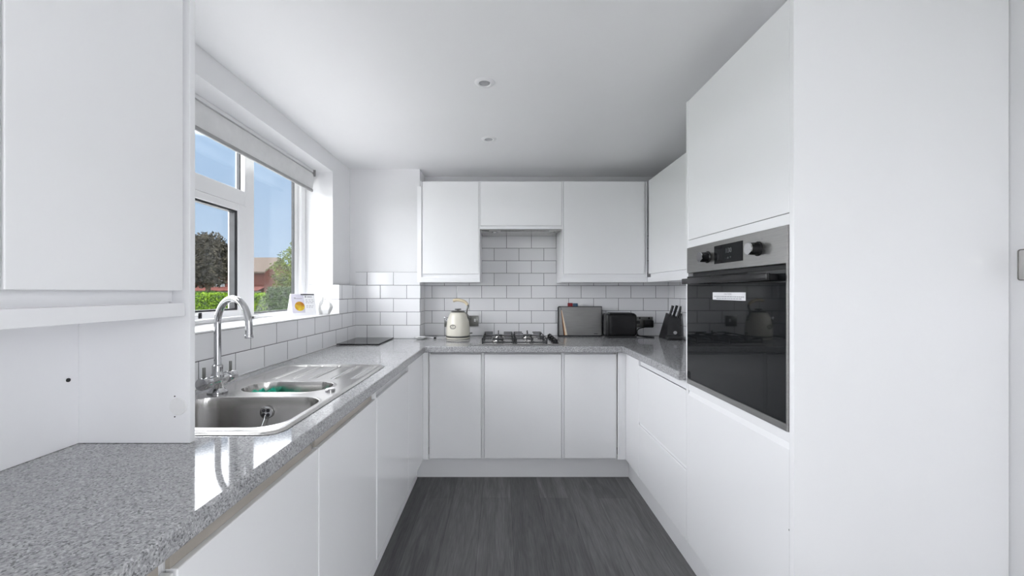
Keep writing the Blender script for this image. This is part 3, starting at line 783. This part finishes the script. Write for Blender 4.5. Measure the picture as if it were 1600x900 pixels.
part('switch', MB().cyl((kc.x+.088, kc.y-.01, kc.z+.040), (kc.x+.110, kc.y-.01, kc.z+.042), .0055, seg=14), M_DARKST, o)
em = MB()
def on_body(dx, dz, lift=.0008):
    r = .0882 if dz > .094 else .0892
    return (kc.x+dx, kc.y-math.sqrt((r+lift)**2-dx*dx), kc.z+dz)
em.tube([on_body(-.030+.0205*math.cos(a*PI/12), .094+.0150*math.sin(a*PI/12)) for a in range(24)], .0022, 8, 2, closed=True)
em.tube([on_body(-.043, .090), on_body(-.030, .086), on_body(-.017, .090)], .0018, 6, 3)
em.tube([on_body(-.036, .097), on_body(-.029, .103), on_body(-.022, .099)], .0018, 6, 3)
part('emblem', em, M_DARKST, o)
part('cord', MB().tube([(kc.x-.085, kc.y-.02, ZT+.010), (-.44, 2.985, ZT+.0065), (-.495, 2.99, ZT+.0055), (-.54, 3.03, ZT+.0055), (-.585, 3.00, ZT+.007)], .0045, 10, 8), M_CORDW, o)
part('cord_clip', MB().box(-.503, -.486, 2.975, 3.003, ZT+.0012, ZT+.014, .003), M_BLACK, o)

# white dish by the pillar corner
o = thing('spoon_rest', 'small white ceramic dish on the worktop by the tiled pillar corner', 'dish', (-.60, 2.95, ZT))
part('dish', MB().lathe([(0, .001), (.022, .001), (.026, .003), (.045, .016), (.047, .019), (.043, .018), (.025, .007), (0, .006)], (-.60, 2.955, ZT), 40), M_CERAM, o)
part('rim_rest', MB().box(-.618, -.592, 2.945, 2.965, ZT+.010, ZT+.0165, .003), M_DARKST, o)

# ------------------------------------------------------------------ glass worktop saver in the left corner
o = thing('worktop_saver', 'flat black speckled glass board lying on the worktop in the left corner', 'board', (-.95, 2.82, ZT))
part('board', MB().box(-1.094, -.812, 2.634, 3.008, ZT+.004, ZT+.0095, .002), M_BLACKG, o, smooth=False)
for x in (-1.07, -.836):
    for y in (2.66, 2.98): part('rubber_foot', MB().cyl((x, y, ZT+.0005), (x, y, ZT+.004), .008, seg=14), M_BLACKM, o)

# ------------------------------------------------------------------ chopping board set in a steel case
bx0, bx1 = .461, .809; by = 3.155; bz = ZT+.001
o = thing('board_case', 'steel-fronted upright chopping board case leaning against the back tiles', 'board case', (.635, 3.17, ZT))
part('case_frame', MB().box(bx0, bx1, by-.004, by+.004, bz, bz+.240, .001).box(bx0, bx1, by+.036, by+.042, bz, bz+.232, .001).box(bx0, bx1, by+.004, by+.036, bz, bz+.006), M_BLACKM, o, smooth=False)
part('front_plate', MB().prism([(bx0+.020, bz+.234), (bx1-.006, bz+.234), (bx1-.006, bz+.010), (bx0+.072, bz+.010), (bx0+.024, bz+.215)], 'y', by-.0075, by-.0045), M_STEELD, o, smooth=False)
part('side_plate', MB().prism([(bx0+.006, bz+.232), (bx0+.018, bz+.232), (bx0+.021, bz+.205), (bx0+.040, bz+.010), (bx0+.006, bz+.010)], 'y', by-.0065, by-.0045), M_STEELD, o, smooth=False)
part('edge_strip', MB().prism([(bx0+.024, bz+.210), (bx0+.0275, bz+.210), (bx0+.071, bz+.010), (bx0+.054, bz+.010)], 'y', by-.0085, by-.0076), M_WOOD, o, smooth=False, label='pale wooden diagonal strip')
part('edge_strip', MB().prism([(bx0+.0215, bz+.205), (bx0+.0245, bz+.208), (bx0+.054, bz+.010), (bx0+.047, bz+.010)], 'y', by-.0085, by-.0076), M_ORANGE, o, smooth=False, label='brown orange diagonal strip')
part('name_mark', MB().box(bx1-.065, bx1-.035, by-.0082, by-.0076, bz+.019, bz+.024), M_INK, o, smooth=False)
for i, (x0, x1, mm, nm) in enumerate(((.538, .578, M_RED, 'red'), (.581, .620, M_BLUE, 'blue'), (.625, .664, M_WHITEP, 'white'))):
    y = by+.008+i*.009
    c = thing('chopping_board', f'chopping board with a {nm} index tab standing in the steel case', 'chopping board', (.635, y, bz+.008), 'chopping boards in the steel case')
    part('board', MB().box(bx0+.008, bx1-.008, y, y+.006, bz+.007, bz+.228, .001), M_WHITEP, c, smooth=False)
    part('index_tab', MB().box(x0, x1, y, y+.006, bz+.2285, bz+.266-.003*i, .003), mm, c)

# ------------------------------------------------------------------ toaster
o = thing('toaster', 'glossy black two-slice toaster on the back worktop between board case and knife block', 'toaster', (.93, 3.105, ZT))
tx0, tx1, ty0, ty1 = .815, 1.065, 3.035, 3.175
part('body', MB().box(tx0+.010, tx1-.008, ty0, ty1, ZT+.010, ZT+.192, .034, 6), M_BLACK, o, smooth=60)
part('base', MB().box(tx0+.016, tx1-.014, ty0+.01, ty1-.01, ZT+.0005, ZT+.014, .003), M_BLACKM, o)
part('end_cap', MB().box(tx0-.002, tx0+.032, ty0+.004, ty1-.004, ZT+.012, ZT+.187, .016, 4), M_BLACK, o, smooth=60)
sl = MB()
for y in (3.075, 3.125): sl.box(.85, 1.02, y-.009, y+.009, ZT+.1905, ZT+.1935, .001)
part('bread_slot', sl, M_BLACKM, o)
part('lever', MB().box(tx1-.009, tx1+.018, 3.06, 3.095, ZT+.108, ZT+.135, .006), M_BLACK, o)
part('cord', MB().tube([(1.063, 3.13, ZT+.03), (1.085, 3.13, ZT+.010), (1.12, 3.075, ZT+.0055), (1.17, 3.05, ZT+.0055), (1.19, 3.07, ZT+.0055), (1.15, 3.10, ZT+.0055), (1.09, 3.12, ZT+.012), (1.088, 3.15, ZT+.04), (1.11, 3.165, ZT+.062), (1.165, 3.165, ZT+.075)], .0038, 10, 8), M_BLACK, o)
part('plug', MB().box(1.152, 1.222, 3.150, 3.1955, ZT+.070, ZT+.130, .008), M_BLACK, o)

# ------------------------------------------------------------------ sockets and switch
def socket(x, z, w, label, gang):
    o = thing('wall_socket', label, 'socket', (x, 3.2, z))
    part('face_plate', MB().box(x-w/2, x+w/2, 3.197, 3.2095, z-.043, z+.043, .003), M_DARKST, o)
    return o
s1 = socket(-.222, 1.030, .088, 'single metal wall switch with a white rocker beside the cream kettle', 1)
part('rocker', MB().box(-.214, -.200, 3.193, 3.1975, 1.024, 1.048, .002), M_WHITEP, s1)
s2 = socket(1.160, 1.022, .146, 'double metal wall socket on the back tiles right of the toaster', 2)
for x in (1.125, 1.2): part('rocker', MB().box(x-.006, x+.006, 3.1935, 3.1975, 1.046, 1.060, .001), M_BLACK, s2)
part('pin_hole', MB().box(1.118, 1.121, 3.196, 3.1972, 1.02, 1.030).box(1.108, 1.114, 3.196, 3.1972, 1.002, 1.005).box(1.124, 1.130, 3.196, 3.1972, 1.002, 1.005), M_GASKET, s2, smooth=False)
o = thing('light_switch', 'brushed metal light switch on the wall at the right edge', 'light switch', (XR, 1.05, 1.34))
part('face_plate', MB().box(XR-.007, XR-.0005, 1.008, 1.094, 1.297, 1.383, .006, 3), M_STEEL, o)
part('rocker', MB().box(XR-.012, XR-.007, 1.058, 1.074, 1.328, 1.352, .002), M_BLACK, o)
part('rocker', MB().box(XR-.012, XR-.007, 1.028, 1.044, 1.328, 1.352, .002), M_BLACK, o)

# ------------------------------------------------------------------ knife block
kb = Vector((1.292, 2.965, ZT+.0008))
rz = Matrix.Rotation(math.radians(-12), 4, 'Z')
o = thing('knife_block', 'black slanted knife block in the right corner of the back worktop', 'knife block', kb)
def kbT(m): bmesh.ops.transform(m.bm, matrix=Matrix.Translation(kb) @ rz, verts=m.bm.verts); return m
# local: x sideways, y depth (front is -y)
m = MB().prism([(-.040, .0), (.040, .0), (.040, .012), (.058, .150), (-.0, .172), (-.040, .012)], 'y', -.015, .085, .004)
m = MB(); tt = bmesh.new()
low = [(-.050, -.03, .0), (.045, -.03, .0), (.045, .10, .0), (-.085, .10, .0)]
upp = [(-.030, -.005, .178), (.055, -.005, .150), (.055, .10, .165), (-.030, .10, .195)]
A = [tt.verts.new(p) for p in low]; B = [tt.verts.new(p) for p in upp]
tt.faces.new(A[::-1]); tt.faces.new(B)
for i in range(4): tt.faces.new((A[i], A[(i+1) % 4], B[(i+1) % 4], B[i]))
bmesh.ops.recalc_face_normals(tt, faces=tt.faces)
bmesh.ops.bevel(tt, geom=list(tt.edges), offset=.004, segments=2, affect='EDGES', profile=.5)
m.add(tt); part('block', kbT(m), M_BLACKM, o)
part('foot_plate', kbT(MB().box(-.055, .050, -.075, -.020, .0, .030, .006)), M_BLACKM, o)
part('badge', kbT(MB().cyl((.012, -.0215, .052), (.012, -.0265, .051), .0125, seg=24)), M_RAILW, o, label='round silver badge')
KN = ((-.016, .030, .172, .082, 'leftmost tall black knife handle in the block'),
      (.016, .050, .170, .085, 'middle tall black knife handle in the block'),
      (.046, .050, .163, .086, 'rightmost tall black knife handle in the block'),
      (.030, .008, .150, .050, 'short black knife handle low in the block, left of the pair'),
      (.046, .012, .148, .048, 'short black knife handle low in the block, right of the pair'))
for x, y, z, L, lab in KN:
    p0 = kb+(rz @ Vector((x, y, z))); d = (rz @ Vector((.27, -.05, .96))).normalized(); p1 = p0+d*L
    k = thing('knife', lab, 'knife', p0, 'knives in the knife block')
    r0 = .0105 if L > .06 else .0088
    part('handle', MB().tube([p0, p0+d*L*.3, p0+d*L*.75, p1-d*.006, p1], r0, 14, 4, rs=(r0*.85, r0)), M_BLACK, k)
    part('blade', MB().box(p0.x-.001, p0.x+.001, p0.y-.009, p0.y+.009, p0.z-.05, p0.z+.004), M_STEEL, k, smooth=False)

# ------------------------------------------------------------------ things on the window sill
ZS = 1.1215
A = Vector((-1.25, 2.377, ZS)); B = Vector((-1.15, 2.476, ZS)); back = Vector((-.075, .075, 0)); hgt = .132
ux = (B-A).normalized(); nrm = Vector((.707, -.707, 0))
ap = back*.42+Vector((0, 0, hgt))
o = thing('tent_card', 'folded white card with a yellow round picture standing on the window sill', 'card', (A+B+back)/2)
def quad_solid(pts, n, th):
    t = bmesh.new(); a = [t.verts.new(p) for p in pts]; b = [t.verts.new(Vector(p)+n*th) for p in pts]
    t.faces.new(a); t.faces.new(b[::-1])
    for i in range(len(a)): t.faces.new((a[i], a[(i+1) % len(a)], b[(i+1) % len(a)], b[i]))
    bmesh.ops.recalc_face_normals(t, faces=t.faces); m = MB(); m.add(t); return m
slope_n = (B-A).cross(ap).normalized()
if slope_n.dot(nrm) < 0: slope_n = -slope_n
def fp(u, v): return A+(B-A)*u+ap*v           # point on the sloping front leaf
part('front_leaf', quad_solid([fp(0, 0), fp(1, 0), fp(1, 1), fp(0, 1)], slope_n, .0012), M_PAPER, o, smooth=False)
part('rear_leaf', quad_solid([A+back, B+back, B+ap, A+ap], -nrm, .0012), M_PAPER, o, smooth=False)
part('end_gusset', quad_solid([A+ux*.002, A+back+ux*.002, A+ap*.98+ux*.002], ux, .001), M_PAPER, o, smooth=False)
def patch(u0, u1, v0, v1, lift=.0014): return quad_solid([fp(u0, v0)+slope_n*lift, fp(u1, v0)+slope_n*lift, fp(u1, v1)+slope_n*lift, fp(u0, v1)+slope_n*lift], slope_n, .0003)
part('printed_panel', patch(.02, .53, .12, .97), M_LILAC, o, smooth=False, label='lilac printed half of the card')
part('printed_bar', patch(.42, .99, .93, .995), M_INK, o, smooth=False)
pc = MB(); t = bmesh.new(); cc = [fp(.33+.20*math.cos(a*PI/16), .42+.215*math.sin(a*PI/16))+slope_n*.0019 for a in range(32)]
pc = quad_solid(cc, slope_n, .0004)
part('round_picture', pc, M_YELLOW, o, smooth=False, label='round yellow picture')
pl = MB()
def addp(m2): 
    me = bpy.data.meshes.new('t'); m2.bm.to_mesh(me); m2.bm.free(); pl.bm.from_mesh(me); bpy.data.meshes.remove(me)
addp(patch(.14, .46, .76, .79, .0019)); addp(patch(.13, .2, .79, .83, .0019)); addp(patch(.58, .64, .82, .9, .0019)); addp(patch(.68, .88, .83, .87, .0019))
rnd = random.Random(5)
for v in (.70, .62, .56, .42, .35):
    u = .60
    while u < .9:
        wd = rnd.uniform(.04, .1); addp(patch(u, min(u+wd, .94), v, v+.022, .0019)); u += wd+.04
part('printed_lines', pl, M_GINK, o, smooth=False)

def fig():
    t = bmesh.new(); c = Vector((-1.137, 2.555, ZS))
    def ring(pts): return [t.verts.new(c+Vector(p)) for p in pts]
    def loft(rs):
        for a, b in zip(rs, rs[1:]):
            for i in range(len(a)): t.faces.new((a[i], a[(i+1) % len(a)], b[(i+1) % len(b)], b[i]))
        t.faces.new(rs[0][::-1]); t.faces.new(rs[-1])
    def hexa(cx, r, z, ry=None, ph=.3): return ring([(cx+r*math.cos(ph+k*PI/3), (ry or r)*math.sin(ph+k*PI/3), z) for k in range(6)])
    loft([hexa(.010, .024, 0), hexa(.012, .036, .030), hexa(.014, .040, .050, .03), hexa(.018, .026, .070, .02), hexa(.020, .007, .086)])
    loft([hexa(-.022, .016, 0), hexa(-.026, .020, .035), hexa(-.024, .014, .075), hexa(-.016, .009, .100), hexa(-.012, .004, .112)])
    loft([hexa(-.006, .018, .0, ph=0), hexa(-.006, .022, .04, ph=0), hexa(-.006, .012, .058, ph=0)])
    bmesh.ops.recalc_face_normals(t, faces=t.faces)
    m = MB(); m.add(t); return m
single('figurine', fig(), M_CERAM, 'small faceted white ceramic figurine on the sill beside the card', 'ornament', False)

# ------------------------------------------------------------------ recessed ceiling lights
for y, lab in ((1.771, 'recessed white ceiling spotlight nearer the camera, switched off'), (2.423, 'recessed white ceiling spotlight nearer the back wall, switched off')):
    o = thing('ceiling_spotlight', lab, 'ceiling light', (-.071, y, ZC), 'recessed ceiling spotlights')
    part('bezel', MB().lathe([(.024, -.001), (.028, -.006), (.040, -.005), (.0455, -.0005), (.0455, 0), (.024, 0)], (-.071, y, ZC-.0004), 40), M_UPVC, o)
    part('lamp', MB().lathe([(0, -.0012), (.018, -.0012), (.0235, -.003), (.0240, -.0006), (0, -.0006)], (-.071, y, ZC-.0004), 32), M_LAMPG, o)

# ------------------------------------------------------------------ glazed openings behind the camera; the left window is added for fill light
def glazed(name, label, axis, a0, a1, p, z1, n):
    o = thing(name, label, 'door', (p if axis == 'y' else (a0+a1)/2, (a0+a1)/2 if axis == 'y' else p, 0)); o['kind'] = 'structure'
    f = MB(); w = .06
    def bx(u0, u1, z0, zz):
        if axis == 'y': f.box(p, p+.06, u0, u1, z0, zz)
        else: f.box(u0, u1, p-.06, p, z0, zz)
    bx(a0, a1, .001, w); bx(a0, a1, z1-w, z1-.001)
    for k in range(n+1):
        c = a0+(a1-a0)*k/n; bx(max(c-w/2, a0), min(c+w/2, a1), w, z1-w)
    part('door_frame', f, M_UPVC, o, smooth=False)
    g = MB()
    if axis == 'y': g.box(p+.028, p+.032, a0+w/2, a1-w/2, w, z1-w)
    else: g.box(a0+w/2, a1-w/2, p-.032, p-.028, w, z1-w)
    part('glass_pane', g, M_GLASS, o, smooth=False)
fill_win = thing('fill_window', 'added white framed window behind the camera giving fill light from the left', 'window', (-1.36, (LY0+LY1)/2, WZ0)); fill_win['kind'] = 'structure'  # unseen window added as fill light for the right-hand cabinets
f = MB(); lm = (LY0+LY1)/2
f.box(-1.385, -1.335, LY0, LY1, WZ0+.001, WZ0+.05).box(-1.385, -1.335, LY0, LY1, WZ1-.05, WZ1)
for y in (LY0, lm-.025, LY1-.05): f.box(-1.385, -1.335, y, y+.05, WZ0+.05, WZ1-.05)
part('window_frame', f, M_UPVC, fill_win, smooth=False)
part('glass_pane', MB().box(-1.362, -1.358, LY0+.05, LY1-.05, WZ0+.05, WZ1-.05), M_GLASS, fill_win, smooth=False)
glazed('door_1', 'white framed glazed doors in the right wall', 'y', RY0, RY1, XR+.04, 2.12, 2)


# ------------------------------------------------------------------ outdoors
GZ = -.2
M_GRASS = noise_vary(mat('grass', (.1, .2, .04), .9, spec=.05), (.030, .055, .010), (.060, .095, .02), 3, 6)
M_BOUNCEP = noise_vary(mat('bounce_paving', (.5, .5, .48), .8, spec=.1), (.45, .44, .43), (.53, .52, .51), 2)
M_LEAFD = noise_vary(mat('copper_leaves', (.04, .03, .03), .75, spec=.08), (.005, .005, .004), (.034, .030, .021), 1.6, 5)
M_LEAFG = noise_vary(mat('green_leaves', (.05, .1, .02), .75, spec=.08), (.010, .020, .003), (.080, .108, .014), 3, 5)
M_LEAFB = noise_vary(mat('bright_leaves', (.08, .16, .02), .75, spec=.08), (.035, .07, .003), (.07, .115, .006), 5, 5)
M_LEAFK = noise_vary(mat('dark_leaves', (.03, .06, .02), .75, spec=.08), (.005, .012, .003), (.022, .040, .008), 5, 5)
M_BARK = noise_vary(mat('bark', (.05, .035, .025), .9, spec=.05), (.03, .022, .016), (.06, .045, .03), 8)
M_BRICK = noise_vary(mat('orange_brick', (.2, .08, .03), .9, spec=.05), (.19, .062, .014), (.24, .085, .022), 4)
M_BRICKD = noise_vary(mat('red_brick', (.12, .045, .035), .9, spec=.05), (.032, .012, .009), (.045, .017, .013), 4)
M_ROOF = noise_vary(mat('brown_roof', (.12, .1, .09), .9, spec=.05), (.042, .033, .027), (.055, .044, .037), 3)
M_ROOFR = noise_vary(mat('red_roof', (.2, .06, .05), .9, spec=.05), (.05, .018, .015), (.068, .026, .021), 3)
M_RENDER = noise_vary(mat('pale_render', (.3, .29, .27), .9, spec=.05), (.065, .062, .056), (.08, .077, .07), 3)
M_FARGL = noise_vary(mat('far_window', (.05, .07, .09), .1), (.012, .018, .024), (.02, .026, .032), 3)
struct('ground', MB().box(-160, -1.42, -60, 220, GZ-.1, GZ), M_GRASS)
struct('bounce_patio', MB().box(-7, -1.42, -20, 12, GZ, GZ+.01).box(-1.42, 40, -60, YR-.16, GZ-.1, GZ+.01).box(XR+.16, 40, YR-.16, 30, GZ-.1, GZ+.01), M_BOUNCEP)  # unseen pale ground added to bounce daylight up to the ceiling
def leaves(blobs, n, size, seed, hollow=.45):
    rnd = random.Random(seed); m = MB(); bm = m.bm
    tot = sum(b[1][0]*b[1][1]*b[1][2] for b in blobs)
    for c, r in blobs:
        for _ in range(max(20, int(n*r[0]*r[1]*r[2]/tot))):
            d = Vector((rnd.gauss(0, 1), rnd.gauss(0, 1), rnd.gauss(0, 1))).normalized()
            q = rnd.uniform(hollow, 1)**.6*(1+.12*math.sin(7*d.x+5*d.z+seed)*math.cos(6*d.y+seed))
            p = Vector(c)+Vector((d.x*r[0], d.y*r[1], d.z*r[2]))*q
            if p.z < GZ: continue
            a = Vector((rnd.gauss(0, 1), rnd.gauss(0, 1), rnd.gauss(0, .6))).normalized(); b = a.orthogonal().normalized()
            b = (b*math.cos(rnd.random()*6)+a.cross(b)*math.sin(rnd.random()*6)).normalized()
            s = size*rnd.uniform(.6, 1.3)
            v = [bm.verts.new(p+x) for x in (-a*s, -b*s*.5+a*s*.1, a*s, b*s*.5+a*s*.1)]
            bm.faces.new(v)
    return m
def tree(label, base, blobs, n, size, mt, seed, tr, th):
    o = thing('tree', label, 'tree', base)
    part('foliage', leaves(blobs, n, size, seed), mt, o, smooth=False)
    t = MB().tube([base, Vector(base)+Vector((.1*tr, 0, th*.5)), Vector(base)+Vector((-.2*tr, 0, th))], tr, 10, 3, rs=(tr, tr*.5))
    for k, (c, r) in enumerate(blobs):
        t.tube([Vector(base)+Vector((0, 0, th*.55)), (Vector(base)+Vector((0, 0, th*.8))).lerp(Vector(c), .5), c], tr*.3, 6, 3, rs=(tr*.4, tr*.1))
    part('trunk', t, M_BARK, o)
tree('tall dark copper tree seen through the opening casement', (-29.6, 40, GZ),
     [((-29.8, 40, 4.4), (2.5, 2.6, 2.6)), ((-28.6, 39.7, 4.6), (1.45, 1.8, 1.9)), ((-30.6, 40.3, 5.3), (2.0, 2, 2.0)), ((-29.0, 40, 6.0), (1.3, 1.4, 1.3)), ((-28.6, 39.5, 3.0), (1.5, 1.6, 1.3)), ((-31, 40, 3.2), (1.9, 1.9, 1.5))], 9000, .17, M_LEAFD, 1, .3, 3.8)
tree('leafy green tree at the right of the fixed window pane', (-9.55, 18, GZ),
     [((-9.5, 18, 2.3), (.70, .8, 1.0)), ((-9.25, 18.1, 2.9), (.5, .6, .72)), ((-10.0, 17.9, 2.15), (.5, .5, .5)), ((-9.2, 18, 1.6), (.8, .8, .6)), ((-9.75, 18, 1.5), (.55, .6, .45)), ((-8.9, 18.2, 2.4), (.7, .7, 1.0))], 5200, .055, M_LEAFG, 2, .09, 1.6)
def hedge(label, x0, x1, y0, y1, z1, mt, n, size, seed):
    o = thing('hedge', label, 'hedge', ((x0+x1)/2, (y0+y1)/2, GZ))
    rnd = random.Random(seed); m = MB(); bm = m.bm
    for _ in range(n):
        f = rnd.random()
        p = Vector((rnd.uniform(x0, x1), rnd.uniform(y0, y1), GZ+(z1-GZ)*rnd.random()))
        if f < .3: p.z = z1+rnd.gauss(0, size*.6)
        elif f < .7: p.y = y0+abs(rnd.gauss(0, size*.7))
        else: p.x = x1-abs(rnd.gauss(0, size*.7))
        a = Vector((rnd.gauss(0, 1), rnd.gauss(0, 1), rnd.gauss(0, 1))).normalized(); b = a.orthogonal().normalized(); s = size*rnd.uniform(.6, 1.3)
        bm.faces.new([bm.verts.new(p+x) for x in (-a*s, -b*s*.5, a*s, b*s*.5)])
    part('foliage', m, mt, o, smooth=False)
    part('twigs', MB().box(x0+size, x1-size, y0+size, y1-size, GZ, z1-size, size*.8), M_LEAFK, o)
hedge('dark clipped hedge beside the lawn behind the opening casement', -33, -27.0, 36.2, 38, 1.15, M_LEAFK, 3500, .13, 11)
hedge('bright green hedge low in the fixed window pane', -12.5, -8.98, 15.2, 17, 1.16, M_LEAFB, 6000, .05, 12)
hedge('dark green hedge behind the tent card outside the window', -7.95, -6.2, 13.4, 14.6, 1.36, M_LEAFK, 6000, .05, 13)
single('garden_wall', MB().box(-40, -26.5, 45, 45.3, GZ, 1.05), M_RENDER, 'pale garden wall beyond the clipped hedge', 'wall', False)
# houses
def house(label, x0, x1, y0, y1, ze, zr, wallm, roofm, wins):
    o = thing('house', label, 'house', ((x0+x1)/2, (y0+y1)/2, GZ))
    ym = (y0+y1)/2
    part('wall', MB().prism([(y0, GZ), (y1, GZ), (y1, ze), (ym, zr-.3), (y0, ze)], 'x', x0, x1), wallm, o, smooth=False)
    part('roof', MB().prism([(y0-.5, ze-.25), (ym, zr-.25), (y1+.5, ze-.25), (y1+.5, ze), (ym, zr), (y0-.5, ze)], 'x', x0-.3, x1+.3), roofm, o, smooth=False)
    for a, b, c, d in wins:
        fr = part('window', MB().box(a, b, y0-.08, y0+.02, c, d), M_UPVCD, o, smooth=False)
        g = MB(); k = 2
        for i in range(k):
            u0 = a+(b-a)*i/k+.09; u1 = a+(b-a)*(i+1)/k-.09; g.box(u0, u1, y0-.10, y0-.07, c+.1, d-.1)
        part('pane', g, M_FARGL, fr, smooth=False)
    return o
M_UPVCD = noise_vary(mat('far_frame', (.25, .25, .25), .5), (.09, .09, .09), (.1, .1, .1), 3)
h1 = house('brown-roofed orange brick house seen through the fixed pane', -70, -55.5, 100, 110, 3.86, 7.7, M_BRICK, M_ROOF, [(-60.1, -58.4, 1.9, 3.6), (-65, -63, 1.9, 3.6), (-57.2, -56, 1.9, 3.6)])
part('chimney', MB().box(-57.5, -56.7, 104.4, 105.4, 7, 8.3), M_BRICK, h1, smooth=False)
h2 = house('red brick house half hidden behind the dark copper tree', -58, -37, 62, 70, 4.4, 7.0, M_BRICKD, M_ROOF, [(-44.9, -43.2, 1.95, 3.05), (-51, -49, 1.95, 3.05)])
part('lean_to_roof', MB().prism([(60.2, 1.40), (62, 1.95), (62, 2.08), (60.2, 1.5)], 'x', -58, -37), M_ROOFR, h2, smooth=False)
part('lean_to_wall', MB().box(-57.5, -37.5, 60.5, 62, GZ, 1.42), M_RENDER, h2, smooth=False)
o = thing('porch', 'small white gabled porch above the bright green hedge', 'porch', (-48.4, 80, GZ))
part('gable_wall', MB().prism([(-49.5, GZ), (-47.3, GZ), (-47.3, .7), (-48.4, 1.55), (-49.5, .7)], 'y', 80, 82), M_RENDER, o, smooth=False)
part('roof', MB().prism([(-49.9, .55), (-48.4, 1.62), (-46.9, .55), (-46.9, .75), (-48.4, 1.85), (-49.9, .75)], 'y', 79.7, 82), M_BRICKD, o, smooth=False)

# ------------------------------------------------------------------ sky and daylight
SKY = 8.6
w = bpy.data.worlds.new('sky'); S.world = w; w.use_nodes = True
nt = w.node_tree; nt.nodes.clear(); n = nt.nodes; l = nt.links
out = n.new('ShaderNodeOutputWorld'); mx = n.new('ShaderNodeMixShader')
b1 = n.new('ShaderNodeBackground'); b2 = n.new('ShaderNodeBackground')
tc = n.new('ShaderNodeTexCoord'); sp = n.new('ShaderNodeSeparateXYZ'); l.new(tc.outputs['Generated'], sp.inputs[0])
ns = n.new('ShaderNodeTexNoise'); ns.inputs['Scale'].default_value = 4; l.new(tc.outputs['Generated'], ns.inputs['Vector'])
def mapr(src, a, b, c, d):
    q = n.new('ShaderNodeMapRange'); q.interpolation_type = 'SMOOTHSTEP'; l.new(src, q.inputs[0])
    for i, v in enumerate((a, b, c, d)): q.inputs[i+1].default_value = v
    return q.outputs[0]
def op(o_, a, b):
    q = n.new('ShaderNodeMath'); q.operation = o_
    for i, s_ in enumerate((a, b)):
        if isinstance(s_, (int, float)): q.inputs[i].default_value = s_
        else: l.new(s_, q.inputs[i])
    return q.outputs[0]
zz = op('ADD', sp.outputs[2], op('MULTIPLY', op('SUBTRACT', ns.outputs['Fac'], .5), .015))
m1 = mapr(zz, .298, .335, 0, 1)                       # bright cloud added overhead to whiten the worktop reflection
m2 = mapr(sp.outputs[1], .74, .60, 0, 1)            # bright cloud added outside the visible blue sky to light the room
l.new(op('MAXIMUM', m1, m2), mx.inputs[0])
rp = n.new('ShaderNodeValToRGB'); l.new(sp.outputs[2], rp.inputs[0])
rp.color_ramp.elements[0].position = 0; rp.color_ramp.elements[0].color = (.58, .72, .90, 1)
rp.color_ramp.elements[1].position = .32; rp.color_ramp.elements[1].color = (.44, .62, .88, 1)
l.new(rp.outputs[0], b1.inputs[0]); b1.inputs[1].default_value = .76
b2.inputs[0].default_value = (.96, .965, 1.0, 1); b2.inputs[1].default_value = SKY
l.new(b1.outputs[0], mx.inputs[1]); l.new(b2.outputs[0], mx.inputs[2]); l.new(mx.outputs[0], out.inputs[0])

def portal(loc, rot, sx, sy):
    ld = bpy.data.lights.new('daylight_portal', 'AREA'); ld.shape = 'RECTANGLE'; ld.size = sx; ld.size_y = sy
    ld.cycles.is_portal = True
    o = bpy.data.objects.new('daylight_portal', ld); COL.objects.link(o); o.location = loc; o.rotation_euler = rot
portal((XR+.14, (RY0+RY1)/2, 1.06), (PI/2, 0, PI/2), RY1-RY0, 2.1)   # faces -X
portal((-1.395, (LY0+LY1)/2, 1.6), (PI/2, 0, -PI/2), LY1-LY0, 1.0)
portal((-1.395, (WY0+WY1)/2, 1.6), (PI/2, 0, -PI/2), WY1-WY0, 1.0)   # faces +X

S.cycles.max_bounces = 16; S.cycles.diffuse_bounces = 12; S.cycles.glossy_bounces = 6; S.cycles.transparent_max_bounces = 12
S.cycles.sample_clamp_indirect = 8
S.view_settings.view_transform = 'Standard'; S.view_settings.look = 'None'
S.view_settings.exposure = 0.40; S.view_settings.gamma = 1.0; S.view_settings.use_curve_mapping = False
